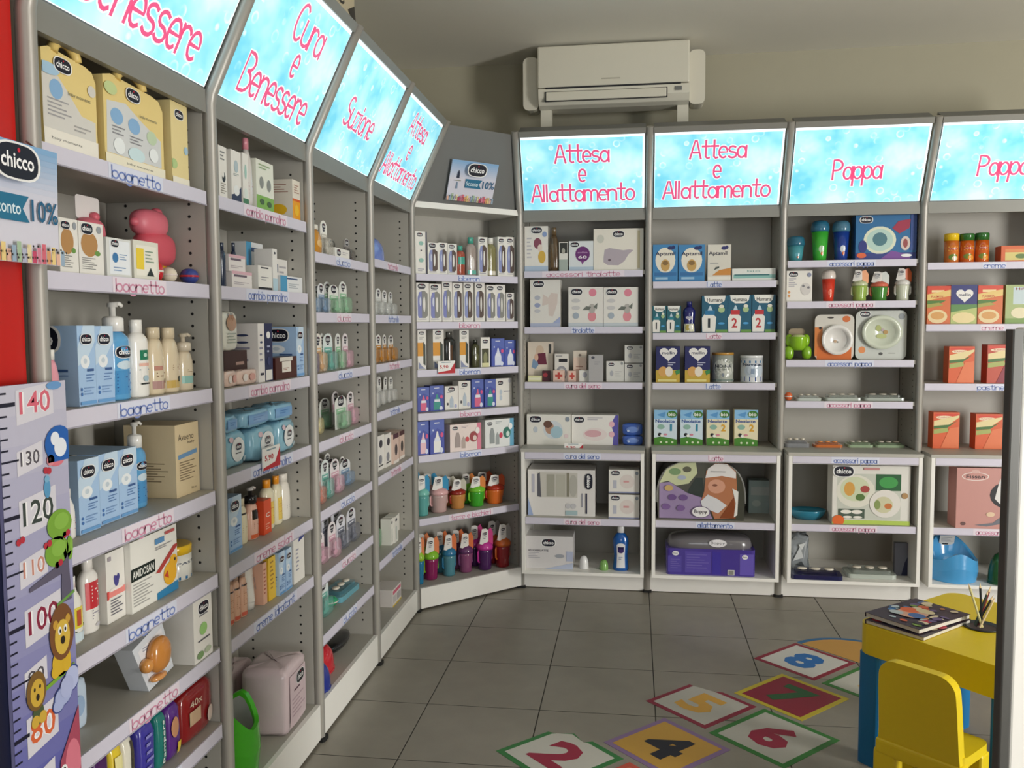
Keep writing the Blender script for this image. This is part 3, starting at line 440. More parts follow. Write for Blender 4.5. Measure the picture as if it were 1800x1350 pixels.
 'aptamil': ('3f86bc', [E(.5,.58,.40,.34,'ece6d6'), Rc(.06,.16,.94,.25,'2f6ea6'), T(.5,.74,.80,.13,'Aptamil','1c2348',.02), E(.7,.9,.12,.05,'1f2c66'), E(.82,.92,.07,.05,'1f2c66'), E(.5,.44,.18,.16,'c8a05a'), E(.5,.5,.12,.06,'8a6a3a'), Rc(.1,.06,.6,.12,'9cc4e0')]), 'aptgold': ('dcd8cc', [T(.44,.75,.80,.13,'Aptamil','2a2c40',.02), E(.7,.9,.12,.05,'2c2f6c'), E(.82,.92,.07,.05,'2c2f6c'), P([(.2,.16),(1,.16),(1,.36),(.5,.3)], 'cd8a3c'), Nl(.1,.45,.5,.5,1,'8a8c90'), P([(.28,.3),(.5,.36),(.5,.4),(.34,.38)], '4a5450'), Rc(0,0,1,.12,'ece8de')]),
 'flatwhite': ('e2e4de', [Rc(.03,.2,1,.5,'8abcb4'), Nl(0.050,0.260,0.950,0.532,1,'2f6a70'), T(.5,.8,.3,.16,'bio','6a9a94')]), 'humS': ('12606e', HUM('1', '1f7f8e')), 'hum1': ('115a76', HUM('1', '1f74a4')), 'hum2': ('115a76', HUM('2', 'c22c34')),
 'mellin': ('1a1f5e', [Rc(0,0,1,.34,'c8a83c'), heart(.52,.80,.74,.40,'eceae6'), T(.52,.82,.52,.08,'mellin','20264e',.02), Nl(.5,.44,.85,.56,2,'c4c6da'), E(.3,.3,.2,.14,'d8a45a'), E(.55,.3,.16,.14,'ece2d2'), Rc(.08,.02,.86,.09,'e2d68a'), P([(.86,.2),(1,.26),(1,.36),(.8,.32)], '3a8a4a')], True),
 'neo1': ('d4e4ee', NEO('1', '2a8aa8', 0)), 'neo2': ('ece2be', NEO('2', 'e0a82a', 0)), 'paleteal': ('9fb4b4', [E(.35,.3,.2,.1,'b9c8c4'), Rc(.1,.55,.9,.8,'b9c4c2')]),
 'dory': ('1f6aa0', [Rc(0,0,1,.16,'2a3a82'), P([(.4,0),(.9,0),(.9,.1),(.6,.2)], '7a4a9a'), E(.40,.44,.27,.31,'dfe4cc'), E(.40,.44,.22,.25,'b9d6cc'), E(.40,.46,.12,.15,'4a7a86'), P([(.6,.7),(.7,.86),(.9,.9),(.88,.7),(.72,.58)], 'a02848'), E(.82,.36,.08,.16,'d8c8c0'), E(.82,.36,.04,.1,'9a4a4a'), E(.12,.3,.07,.14,'27307e'), E(.1,.1,.08,.06,'e0663a'), E(.84,.09,.09,.035,'f2f2f2'), Rc(.9,.2,1,1,'2a4a8e'), G(.17,.9,.2)]),
 'whitemeal': (W_, [G(.26,.88,.36), Nl(.08,.45,.4,.75,5,'b0aeb8'), E(.1,.3,.05,.04,'dd9a5a'), E(.1,.18,.05,.04,'dd9a5a'), E(.75,.4,.2,.2,'d6d2ce'), E(.65,.5,.05,.04,'7a7a80'), E(.85,.45,.05,.04,'7a7a80'), E(.88,.86,.08,.07,'8d94ac')]),
 'mealset': ('e4e2da', [Rc(.06,.08,.88,.86,'c9ccc0'), E(.30,.56,.25,.28,'e2e0d2'), E(.29,.60,.19,.21,'cfd6b4'), E(.22,.6,.07,.12,'d6a04a'), E(.42,.6,.06,.06,'a8443c'), E(.36,.46,.06,.06,'5a7a3c'), Rc(.56,.58,.88,.86,'1f5a30'), E(.72,.72,.12,.1,'3f9a4a'), Rc(.08,.1,.42,.26,'4a5a4c'), E(.18,.21,.07,.035,'eeeae0'), E(.32,.21,.07,.035,'eeeae0'), E(.2,.12,.06,.02,'eeeae0'), E(.33,.12,.06,.02,'eeeae0'), E(.68,.36,.2,.24,'e4e0d8'), E(.66,.34,.12,.14,'cfcca8'), E(.72,.32,.05,.05,'c8763a'), E(.58,.34,.04,.08,'8a9a5a'), Rc(0,0,1,.07,'b4cc5a'), E(.08,.06,.08,.09,'e26a2a'), E(.93,.5,.04,.05,'b08a5a'), Rc(.4,.93,.6,.97,'c88a8a'), ('g2', .14,.9,.25)]),
 'navybook': ('6f7280', [P([(.4,0),(1,0),(1,.8),(.6,.4)], '1c2146')]), 'plas': ('d8703a', CER('d8a05a')), 'plas2': ('dd5f2c', CER2('e67a4a')), 'plasred': ('c04a30', CER2('8c1f34')), 'orangeflat2': ('d8642e', [Rc(.1,.1,1,.6,'d8c878'), Rc(.1,.62,1,.8,'e08a4a'), E(.5,.35,.15,.15,'5a7a3a')]),
 'mellinc': ('252c74', [Rc(0,0,1,.5,'b9c47a'), heart(.52,.74,.66,.36,'eceae6'), T(.52,.75,.46,.07,'mellin','20264e',.02), E(.5,.16,.44,.14,'ead8a0'), P([(0,.3),(1,.42),(1,.5),(0,.5)], '5a8a4a')]), 'hipp': ('a8b87a', [Rc(.28,.5,1,.95,'c4d4d8'), T(.62,.9,.5,.06,'HiPP','8a3a3a',.02), E(.55,.28,.34,.14,'e6dcb8'), Rc(0,0,1,.14,'7a9a4a')]),
 'fissan': ('c9928a', [E(.3,.86,.22,.07,'f0e6e0'), E(.3,.86,.205,.06,'c9928a'), T(.3,.86,.3,.06,'Fissan','2a2428',.02), E(.3,.94,.07,.03,'d8b0a8'), E(.9,.56,.36,.24,'1c1d24'), P([(.62,.5),(.7,.84),(.76,.6),(.9,.64),(.72,.4)], 'e6e4e2'), P([(.3,.06),(.6,.1),(.85,.3),(.9,.3),(.7,.08),(.5,.04)], '70727c'), E(.56,.24,.07,.04,'e6c8a8'), T(.9,.92,.2,.05,'LA BABY','8a4a44'), E(.12,.08,.04,.03,'6a4a48')]),
}
# bottles: profile, body, cap, print, see-through
def BOT(prof, body, cap, pr=(), tint=False, cap2=None): return (prof, body, cap, list(pr), tint, cap2)
BT = {'pinkbot': BOT('round', 'eaa0ae', 'f0eee8', [Nl(.25,.34,.75,.44,2,'b04a6a')]), 'bluep': BOT('std', '5fa6d8', 'f0eee8', [Rc(.15,.06,.85,.5,'4a94cc'), E(.5,.6,.3,.08,'cfe2ee'), Nl(.2,.08,.8,.45,6,'2f62a0'), G(.5,.84,.62)]),
 'whitegreen': BOT('std', 'f0eee8', 'f0eee8', [Rc(.25,.68,.75,.88,'0f7a5a'), E(.5,.78,.1,.04,'bfe0d0'), Rc(.2,.56,.8,.62,'e8b8a8'), Nl(.2,.45,.8,.5,1,'7a8a96'), E(.5,.32,.14,.06,'a9c4d0'), Rc(.25,.2,.75,.23,'26302e')]),
 'beigeP': BOT('shoulder', 'dcccae', 'd6c6a8', [Rc(0,.08,1,.26,'b08a86'), Rc(.1,.5,.55,.6,'c08a7a'), Nl(.2,.32,.8,.45,2,'8a6a52'), Rc(.75,.2,1,.3,'2a2422')]), 'beigeG': BOT('shoulder', 'dcccae', 'd6c6a8', [Rc(0,.06,1,.24,'c8a85a'), Nl(.3,.45,.9,.6,3,'9a7a5e'), Rc(.6,.2,1,.32,'2a2422')]), 'beigeT': BOT('shoulder', 'd8cab0', 'd6cab4', [Rc(0,.18,.75,.42,'8cbcb4'), Rc(.75,.24,1,.42,'26302e'), Nl(.3,.5,.8,.62,2,'a08a72')]),
 'whitered': BOT('taper', 'efece8', 'efece8', [Nl(.1,.1,.9,.6,6,'b03a5a')]), 'yellowlab': BOT('taper', 'f0efe6', 'f0efea', [Rc(.1,.3,.9,.78,'e9d84a'), Rc(.35,.36,.62,.72,'c05a3a'), Rc(0,0,1,.2,'d6e6ee'), P([(.05,.28),(.95,.36),(.95,.3),(.3,.22)], '3a5a4a')]), 'redlab': BOT('std', 'f0ece6', 'f0ece6', [Rc(.0,.45,1,1,'c9323c'), Nl(.3,.55,.8,.92,5,'f4ece8'), Nl(.3,.2,.9,.42,4,'8a869c'), E(.6,.1,.16,.04,'c9c6cc')]),
 'pinkcap': BOT('round', 'd8d4d0', 'd88a98', [Nl(.2,.2,.8,.5,4,'b06a7a')]), 'navybot': BOT('std', '27344e', '27344e'), 'cream1': BOT('shoulder', 'e6dcbc', 'ddd2b4', [Nl(.2,.3,.8,.6,4,'a9986a'), Rc(0,.94,1,1,'2a2824')]), 'pinkblk': BOT('shoulder', 'e6b8a4', 'e8e4e0', [Rc(.1,.66,.9,1,'1f1a1c'), Nl(.2,.3,.8,.55,4,'a8705e'), Rc(0,0,1,.14,'d8663c')], False, '1c1a1c'),
 'orangecap': BOT('std', 'eee6c8', 'f09a1e', [Rc(.2,.1,.8,.8,'f0d060'), Nl(.3,.2,.7,.7,6,'d8882a')]), 'whitebot': BOT('shoulder', 'efeae0', 'efeae0', [Nl(.3,.3,.7,.5,3,'b0aab0')]), 'peach': BOT('shoulder', 'e2b498', 'b89a88', [Rc(0,0,1,.12,'d0604a'), Nl(.2,.3,.8,.8,7,'c08a6e'), Rc(0,.95,1,1,'3a2a26')]),
 'amber': BOT('round', 'c88a2e', 'e8e4d8', [E(.5,.5,.3,.2,'e0b060')], True), 'fbred': BOT('std', 'a8503c', '4aa894', [Rc(.1,.5,.9,.9,'4aa894'), Nl(.2,.1,.8,.2,1,'4aa894')], True), 'fbteal': BOT('std', 'a89a92', '4aa894', [E(.45,.4,.2,.3,'e8e2dc'), Rc(0,0,1,.16,'6ab8a8')], True), 'fbolive': BOT('std', '8a8458', 'eceae2', [Rc(.1,.0,.9,.16,'e4dccc')], True),
 'fbdark': BOT('std', '2f302e', '4a4a46', [Rc(.3,.3,.6,.9,'5a4030')], True), 'fbolive2': BOT('std', '4a4a30', '26281e', [E(.5,.5,.3,.2,'6a6c4a')], True), 'wood': BOT('round', '5c4a34', '6a563c', [Rc(.2,.1,.5,.9,'6f5a3e')]), 'bluemilk': BOT('waist', '155aa8', 'f0f0ee', [Rc(.22,.05,.78,.80,'e6e6e6'), E(.5,.80,.28,.09,'e6e6e6'), Rc(.3,.62,.7,.76,'241c4e'), E(.5,.62,.2,.07,'3a2a6a'), Nl(.35,.3,.65,.42,2,'8a94b4')]),
 'mellinb': BOT('waist', '20246c', '1c2066', [Rc(0,0,1,.38,'dcdcc0'), E(.35,.2,.2,.14,'b9a85a'), E(.65,.22,.2,.12,'e6e6da'), heart(.5,.66,.6,.22,'e6e6ee'), T(.5,.67,.42,.06,'mellin','2a2a6a')])}
BL = {'amberw':('f0eee6','c9c4b8'), 'darkc':('8d8884','5a524e'), 'blueb':('e6e8ea','8aa6c4'), 'greenb':('e8eae4','9ccaa6'), 'violetb':('e6e6ea','8a8aa8'), 'orangeb':('ece6dc','dcb488'), 'tealb':('e0eae8','78b8ac'), 'pinkb':('eee6e8','dcb0c0'), 'yellowb':('f0efea','dccf9a'),
      'redb':('f0efea','d89080'), 'whiteb':('f0efea','dcdcd8'), 'blackb':('e6e6ee','7a7e8c'), 'clearb':('e8e8e4','d0d2ce'), 'amberb':('e6e4de','c98a2e')}
CU = {'cteal':('5fa8a4','7cc4b8','3f94c0'), 'cpink':('c9a8a4','e8b4b4','3f94c0'), 'camber':('c88a4a','9a2a20','c8c4b4'), 'cgreen':('3fa82c','7ed03a','e08a4a'), 'corange':('e0702a','b8341e','d05a34'), 'cblue':('1f7aa4','9ccc3a','e88a5a'), 'cmagenta':('8a1a58','8ac832','e88a5a'), 'cteal2':('4f8a98','2f7aa4','e07a4a'),
      'cmauve':('8a4a72','6a3a6a','e07a4a'), 'cpurple':('4a1f5a','c8389a','d04a8a'), 'cred':('8a1f24','c8642a','a8a4a0'), 'gclear':('9cb85a','c8d0a8','d88a4a'), 'gdark':('4a8a3a','d8705a','b4bab4'), 'gwhite':('d8dcc8','e8e6e0','d8683a')}
C2 = {'tealsm':('4a98a4','2a6a84','5fa8b8'), 'greent':('3fb03a','2a6a88','a9c8a0'), 'bluet':('1f3f94','4a7a94','c9d0d8'), 'redt':('d8402c','e2d8d0','e86a4a')}
CLR = {'red':'c8202e','cream':'e4d8c4','blue':'3a4a94','green':'1f9a6a','orange':'d8683a','tealcard':'6aa8b8','navy':'24348e','black':'17181b','bluetr':'6f86cc','whitedome':'e4e4e4','greendome':'7fae5e','clearflat':'b4bcb4','greytray':'8a8c90','orangeflat':'d0743a','greenflat':'9fb494','tealplate':'2a7a94','navytray':'1a1e4e','greenstool':'1f5a30'}
PK = {'clearblue':('c4d4e6',[E(.5,.5,.25,.2,'9ab4d4')],'gl'), 'purpleA':('4a1f5e',[E(.5,.5,.3,.2,'c8863a')],'gl'), 'yellowA':('e8cc3a',[Rc(.2,.55,.8,.8,'f2e9a8'),Rc(.25,.2,.75,.4,'3a3428')],'gl'), 'whiteA':('e4e0d0',[Rc(.55,.1,.85,.9,'4a4438')],'gl'), 'violetA':('3f3a9c',[Nl(.3,.2,.7,.8,5,'8a88cc')],'gl'),
      'tealA':('1f7a72',[('tv',.5,.5,.45,.7,'Pampers','e8f2ee')],'gl'), 'purpleB':('5a2a86',[E(.4,.6,.25,.18,'c8906a'),Rc(.55,.1,.85,.3,'e8c83a')],'gl'), 'redA':('8c1a1e',[T(.38,.72,.36,.12,'40x','e8d0b8'),Rc(.18,.35,.5,.6,'c9a888'),E(.8,.3,.1,.15,'d8c4b8')],'gl'), 'bunny':('dcdcd0',[E(.5,.7,.3,.2,'b0886a'),E(.4,.86,.07,.1,'a87a5a'),E(.58,.86,.07,.1,'a87a5a'),Nl(.25,.15,.8,.45,4,'9aa498')],'gl'),
      'pinkpk':('e6cabc',[E(.3,.5,.12,.25,'eee6e0'),E(.65,.5,.15,.25,'d8a094')],'gl'), 'wipes':('8fc0d4',[E(.5,.5,.30,.34,'eef0f0'),E(.22,.8,.08,.08,'e0c4cc'),E(.8,.2,.08,.08,'c4d8e0'),Nl(.36,.34,.64,.42,1,'55565e'),G(.5,.58,.26)],'gl'), 'wipetop':('8dbfda',[Rc(.15,.2,.85,.75,'7aa8d8'),Nl(.3,.35,.7,.6,2,'5a86c0')],'gl'),
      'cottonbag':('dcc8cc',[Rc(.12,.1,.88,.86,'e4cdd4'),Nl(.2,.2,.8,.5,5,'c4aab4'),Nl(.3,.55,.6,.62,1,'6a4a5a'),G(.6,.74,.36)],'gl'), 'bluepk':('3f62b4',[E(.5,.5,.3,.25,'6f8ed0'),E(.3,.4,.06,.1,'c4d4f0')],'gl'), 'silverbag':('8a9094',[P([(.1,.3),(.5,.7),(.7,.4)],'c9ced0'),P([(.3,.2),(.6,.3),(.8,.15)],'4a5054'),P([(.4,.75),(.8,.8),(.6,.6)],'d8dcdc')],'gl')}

# ================================================================== builders for the goods on the shelves
PROF = {'std': [(.0,0),(.92,0),(1,.03),(1,.84),(.94,.90),(.7,.96),(.46,1)], 'round': [(0,0),(.8,0),(.98,.12),(1,.35),(.92,.68),(.7,.88),(.45,1)], 'shoulder': [(0,0),(.9,0),(.97,.04),(1,.5),(.96,.72),(.8,.9),(.55,1)],
        'taper': [(0,0),(.9,0),(1,.04),(1,.62),(.85,.78),(.5,.9),(.34,1)], 'waist': [(0,0),(.92,0),(1,.04),(.86,.4),(1,.74),(.95,.86),(.6,.96),(.4,1)]}
def prad(prof, t):
    for (r0, z0), (r1, z1) in zip(prof, prof[1:]):
        if z1 > z0 and t <= z1: return r0+(r1-r0)*max(0, (t-z0)/(z1-z0))
    return prof[-1][0]
def tv(mb, Mf, prims, w, h):      # vertical lettering and upright logos, then the rest
    out = []
    for p in prims:
        if p[0] == 'tv':
            _, cx, cy, tw, th, t, c = p; vs, fs = text_mesh(t, .01); mb.add([Mf(cx+(y-.5)*tw*-1*.6, cy+(x-.5)*th, 9) for x, y in vs], fs, c)
        elif p[0] == 'v':
            _, cx, cy, gl = p; gw = gl*h/w*.5
            pts = [(math.copysign(abs(math.cos(a))**.8, math.cos(a)), math.copysign(abs(math.sin(a))**.62, math.sin(a))) for a in (2*math.pi*i/20 for i in range(20))]
            mb.add([Mf(cx+x*gw/2, cy+y*gl/2, 20) for x, y in pts], [tuple(range(20))], '0d1024'); vs, fs = text_mesh('chicco', .02)
            mb.add([Mf(cx+(y-.46)*gw*.46, cy-(x-.5)*gl*.78, 21) for x, y in vs], fs, 'ffffff')
        elif p[0] == 'g2': out.append(('g',)+tuple(p[1:]))
        else: out.append(p)
    return out
def k_box(a, w, h, d, nm):
    v = ART[a]; mb = MB().box(-w/2, w/2, -d/2, d/2, 0, h, v[0]); Mf = lambda x, y, k: (-w/2+x*w, -d/2-.00025*k, y*h)
    pr = tv(mb, Mf, v[1], w, h); art(mb, pr, Mf, w, h)
    if len(v) > 2: art(mb, [p for p in pr if p[0] in 'gen'], lambda x, y, k: (-w/2-.00025*k, d/2-x*d, y*h), d, h)
    return [(nm, mb, 'pr', None)]
def k_gift(a, w, h, d, nm):
    v = ART[a]; O = [(0,0),(1,0),(1,.80),(.93,.90),(.80,.93),(.12,.97),(0,.93)]
    A = [(-w/2+x*w, d/2, z*h) for x, z in O]; mb = MB().prism(A, [(x, -d/2, z) for x, y, z in A], v[0]); art(mb, v[1], lambda x, y, k: (-w/2+x*w, -d/2-.00025*k, y*.97*h), w, h)
    hd = MB(); P_ = [(-.1*w-.25*w*math.cos(t)*.6, 0, .93*h+.13*h*math.sin(t)) for t in (math.pi*i/10 for i in range(11))]
    P_ = [(-.05*w-.22*w*math.cos(t), -d/2+.004, .94*h+.14*h*math.sin(t)) for t in (math.pi*i/12 for i in range(13))]
    hd.tube(P_, .011, 'e6c878', 8)
    return [('box_body', mb, 'pr', None), ('handle', hd, 'pr', None)]
def k_bottle(a, w, h, d, nm, pump=False):
    pn, body, cap, pr, tint, c2 = BT[a]; prof = PROF[pn]; ch = .16*h if not pump else .30*h; bh = h-ch; rx, ry = w/2, d/2
    pp = [(r*rx, z*bh) for r, z in prof]; mb = MB().lathe(pp, body, 20, 1, ry/rx)
    am = math.radians(58)
    Mf = lambda x, y, k: (prad(prof, .04+y*.78)*(rx+.0004*k)*math.sin((x-.5)*2*am), -prad(prof, .04+y*.78)*(ry+.0004*k)*math.cos((x-.5)*2*am), (.04+y*.78)*bh)
    art(mb, tv(mb, Mf, pr, w*.85, bh*.78), Mf, w*.85, bh*.78, True)
    out = [('body', mb, 'gl' if not tint else 'gl', None)]
    nr = prof[-1][0]*rx; cm = MB()
    if pump:
        cm.lathe([(nr*1.15, bh-.001), (nr*1.15, bh+ch*.42), (nr*.9, bh+ch*.48), (nr*.35, bh+ch*.5), (nr*.35, bh+ch*.8)], c2 or cap, 14)
        nz = MB().tube([(0, 0, bh+ch*.8), (0, 0, bh+ch*.94)], nr*.6, cap, 10).tube([(-nr*.4, 0, bh+ch*.9), (nr*.9, -.004, bh+ch*.93), (nr*1.3, -.006, bh+ch*.84)], nr*.26, cap, 8)
        return out+[('collar', cm, 'gl', None), ('pump_head', nz, 'gl', None)]
    k = 1.08 if pn != 'taper' else 1.0
    cm.lathe([(nr*k, bh-.001), (nr*k, h*.995), (nr*k*.94, h)], cap, 16, 1, max(.75, ry/rx))
    return out+[('cap', cm, 'gl', None)]
def k_pump(a, w, h, d, nm): return k_bottle(a, w, h, d, nm, True)
def k_jar(a, w, h, d, nm):
    body, lid, pr = {'yellowjar':('ecebe4','f0c21e',[Rc(0,.05,1,.16,'2f74a8'),T(.5,.66,.7,.1,'PASTA','3a4a6a'),P([(.1,.28),(.9,.5),(.9,.54),(.1,.34)],'c0605a'),Nl(.2,.5,.8,.58,1,'8a94a8')]), 'jaryellow':('d8762e','f0c81e',[Rc(0,.52,1,.72,'e8b04a'),E(.5,.62,.34,.06,'c23a2c'),T(.5,.62,.5,.06,'PLASMON','f4e2c0'),E(.5,.25,.3,.14,'6a8a3a'),E(.6,.2,.2,.1,'e8d8b8')]),
                     'jargreen':('d0601e','2f6a2c',[Rc(0,.55,1,.75,'e0a048'),E(.5,.65,.34,.06,'c23a2c'),T(.5,.65,.5,.06,'PLASMON','f4e2c0'),E(.45,.28,.3,.12,'7a8a34'),E(.62,.22,.2,.12,'e89a3a')])}[a]
    r, lz = w/2, h*.76; mb = MB().lathe([(0,0),(r*.94,0),(r*.98,.02*h),(r*.98,lz)], body, 22, 1, d/w)
    Mf = lambda x, y, k: (.98*r*math.sin((x-.5)*2.2), -(.98*r*d/w+.0004*k)*math.cos((x-.5)*2.2), y*lz); art(mb, pr, Mf, w, lz, True)
    lm = MB().lathe([(r, lz-.001), (r, h*.97), (r*.95, h)], lid, 22, 1, d/w)
    return [('body', mb, 'gl', None), ('lid', lm, 'gl', None)]
def k_can(a, w, h, d, nm):
    body, lid, pr = {'nidina':('a8ada4','b8883c',[E(.48,.5,.42,.36,'c9ccc4'),T(.46,.58,.64,.12,'NIDINA','2a3444',.02),T(.46,.44,.5,.05,'OPTIPRO','4a5450'),T(.46,.24,.08,.14,'1','2a3a44',.02),Rc(0,0,1,.06,'7a8a84')]), 'novalac':('dcdfe2','eef0f0',[Rc(0,0,1,.2,'2a4a94'),Rc(0,.78,1,.88,'4a7aa4'),E(.56,.46,.36,.30,'c4d0dc'),T(.5,.72,.74,.12,'Novalac','1c3050',.02),T(.5,.42,.12,.24,'1','8a9cb4',.02)])}[a]
    r = w/2; mb = MB().lathe([(0,0),(r*.97,0),(r,.02*h),(r*.97,.05*h),(r*.97,.92*h)], body, 26); Mf = lambda x, y, k: ((.97*r+.0004*k)*math.sin((x-.5)*2.6), -(.97*r+.0004*k)*math.cos((x-.5)*2.6), .05*h+y*.86*h)
    art(mb, pr, Mf, w, h*.86, True); lm = MB().lathe([(r, .92*h-.001), (r, .985*h), (r*.96, h)], lid, 26)
    return [('body', mb, 'gl', None), ('lid', lm, 'gl', None)]
def k_tube(a, w, h, d, nm):
    mb = MB(); n = 16; rings = []
    for t in (0, .15, .4, .7, .92, 1):
        ry = d/2*(1-t)**.7+.001; rings.append([(w/2*(.72+.28*t)*math.cos(2*math.pi*i/n), ry*math.sin(2*math.pi*i/n), h*(.18+.82*t)) for i in range(n)])
    for A, B in zip(rings, rings[1:]): mb.add(A+B, [(i, (i+1) % n, n+(i+1) % n, n+i) for i in range(n)], 'e6e2da', True)
    mb.add(rings[0], [tuple(range(n))], 'e6e2da'); cp = MB().lathe([(w*.34, 0), (w*.36, .18*h)], 'd8d4ce', 16, 1, .8)
    Mf = lambda x, y, k: (-w*.3+x*w*.6, -d*.48, h*(.3+.5*y)); art(mb, [P([(.6,.8),(.9,.2),(.95,.25),(.66,.85)], '7a7a80')], Mf, w, h)
    return [('body', mb, 'gl', None), ('cap', cp, 'gl', None)]
def k_pillow(a, w, h, d, nm):
    body, pr, mt = PK[a]; e = .42 if a not in ('cottonbag', 'silverbag') else .24; mb = MB().sup(w/2, d/2, h, body, e, e, 24, 12)
    def Mf(x, y, k):
        X, Zz = abs(2*x-1), abs(2*y-1); q = max(0, (1-Zz**(2/e))-X**(2/e))**(e/2); return ((x-.5)*w, -d/2*q-.0008-.0003*k, y*h)
    mb.crumple({'cottonbag': .003, 'silverbag': .009, 'wipes': .0025, 'wipetop': .003}.get(a, .0012), int(w*1e4)); art(mb, tv(mb, Mf, pr, w, h), (lambda x, y, k: (Mf(x, y, k)[0], Mf(x, y, k)[1]-.002, Mf(x, y, k)[2])), w, h, True); return [(nm, mb, mt, None)]
def k_blister(a, w, h, d, nm):
    card, bub = BL[a]; cw, n = w*.92, 8
    O = [(-cw/2, 0), (cw/2, 0), (cw/2, h*.78)]+[(cw/2*math.cos(math.pi*i/n), h*.78+h*.22*math.sin(math.pi*i/n)) for i in range(1, n)]+[(-cw/2, h*.78)]
    A = [(x, d/2, z) for x, z in O]; cm = MB().prism(A, [(x, d/2-.002, z) for x, y, z in A], card); Mf = lambda x, y, k: (-cw/2+x*cw, d/2-.002-.00025*k, y*h)
    art(cm, [E(.5,.74,.16,.06,'3a3c48'), G(.5,.84,.5), Rc(.1,.46,.9,.62,bub), Nl(.2,.5,.8,.58,1,card)], Mf, cw, h)
    bm = MB().sup(cw*.46, d*.48, h*.52, bub, .5, .5, 16, 8, 0, -.002, 0); sm_ = MB().lathe([(cw*.1, .0), (cw*.26, h*.06), (cw*.28, h*.12), (cw*.12, h*.16), (cw*.09, h*.26), (cw*.13, h*.33), (.001, h*.4)], bub, 12, 1, min(1, d*.6/cw), 0, -.002)
    sm_.v = [(x, y, z+h*.05) for x, y, z in sm_.v]
    return [('card', cm, 'pr', None), ('bubble', bm, 'tint', None), ('soother', sm_, 'gl', 1)]
def k_cup(a, w, h, d, nm):
    body, lid, card = CU[a]; r = w*.44; bh = h*.50
    mb = MB().lathe([(0,0),(r*.78,0),(r*.86,.03*h),(r*.84,.3*bh),(r*.98,.85*bh),(r,bh)], body, 20)
    lm = MB().lathe([(r*1.05,bh-.002),(r*1.06,bh+.05*h),(r*.9,bh+.11*h),(r*.6,bh+.16*h),(r*.34,bh+.19*h),(r*.28,bh+.24*h),(.001,bh+.25*h)], lid, 20)
    hs_ = [MB().tube([(sg*r*.9, 0, bh*.95), (sg*(w/2-.004), 0, bh*.85), (sg*(w/2-.004), 0, bh*.45), (sg*r*.85, 0, bh*.35)], .0055, lid, 8) for sg in (-1, 1)]
    cw = w*.92; A = [(-cw/2, -.3*r, bh+.1*h), (-cw*.1, -.9*r, bh*1.0), (cw*.5, -.2*r, bh+.06*h)]
    O = [(-.5,.30),(-.34,.98),(-.1,1.0),(.06,.92),(.08,.40),(-.1,.2)]; O2 = [(.08,.40),(.06,.92),(.3,1.0),(.5,.74),(.5,.2),(.34,.02)]
    cm = MB()
    for Q, c in ((O, 'e6e3de'), (O2, card)):
        B_ = [(x*cw, -r*.62+.5*r*abs(x), bh*.98+y*(h-bh*.98)) for x, y in Q]; cm.prism([(x, y+.002, z) for x, y, z in B_], B_, c)
    B_ = lambda x, y, k: (-.34*cw+x*cw*.38, -r*.62+.02*r-.001-.0003*k, bh*.98+(.45+.45*y)*(h-bh*.98)); art(cm, [Nl(.1,.1,.8,.4,2,'8a8c94'), G(.45,.7,.7)], B_, cw*.38, h*.2)
    return [('cup_body', mb, 'gl', None), ('lid', lm, 'gl', None), ('handle', hs_[0], 'gl', None), ('handle', hs_[1], 'gl', None), ('card', cm, 'pr', None)]
def k_cup2(a, w, h, d, nm):
    body, lid, fig = C2[a]; r = w/2; bh = h*(.72 if a != 'tealsm' else .62)
    mb = MB().lathe([(0,0),(r*.62,0),(r*.68,.02*h),(r*.9,bh)], body, 22); Mf = lambda x, y, k: ((r*(.66+.24*y)+.0005*k)*math.sin((x-.5)*2), -(r*(.66+.24*y)+.0005*k)*math.cos((x-.5)*2), y*bh)
    art(mb, [E(.55,.4,.2,.12,fig), E(.6,.25,.1,.06,'d8703a')], Mf, w, bh, True)
    lm = MB().lathe([(r*.92,bh-.001),(r*.98,bh+.04*h),(r*.98,bh+.10*h),(r*.9,h*.92),(r*.7,h*.98),(r*.3,h)], lid, 22)
    return [('cup_body', mb, 'gl', None), ('lid', lm, 'gl', None)]
def k_dome(a, w, h, d, nm):
    r = w/2; q = min(1, d/w); mb = MB().lathe([(r,0),(r*1.0,.1*h),(r*.98,.4*h),(r*.86,.68*h),(r*.6,.9*h),(r*.3,.98*h),(.001,h)], CLR[a], 20, 1, q)
    base = MB().lathe([(0,0),(r*1.0,0),(r*1.0,.06*h),(0,.06*h)], CLR[a], 20, 1, q); base.v = [(x*1.04, y*1.04, z) for x, y, z in base.v]
    return [('dome', mb, 'gl', None), ('rim', base, 'gl', None)]
def k_ball(a, w, h, d, nm):
    r = w/2; mb = MB().sup(r, min(d/2, r), h, CLR[a], .9, 1, 16, 10); rim = MB().lathe([(r*1.02,h*.44),(r*1.05,h*.5),(r*1.02,h*.56)], 'e6d8d0' if a != 'blue' else 'c8303c', 16, 1, min(1, d/w))
    return [('shell', mb, 'gl', None), ('band', rim, 'gl', None)]
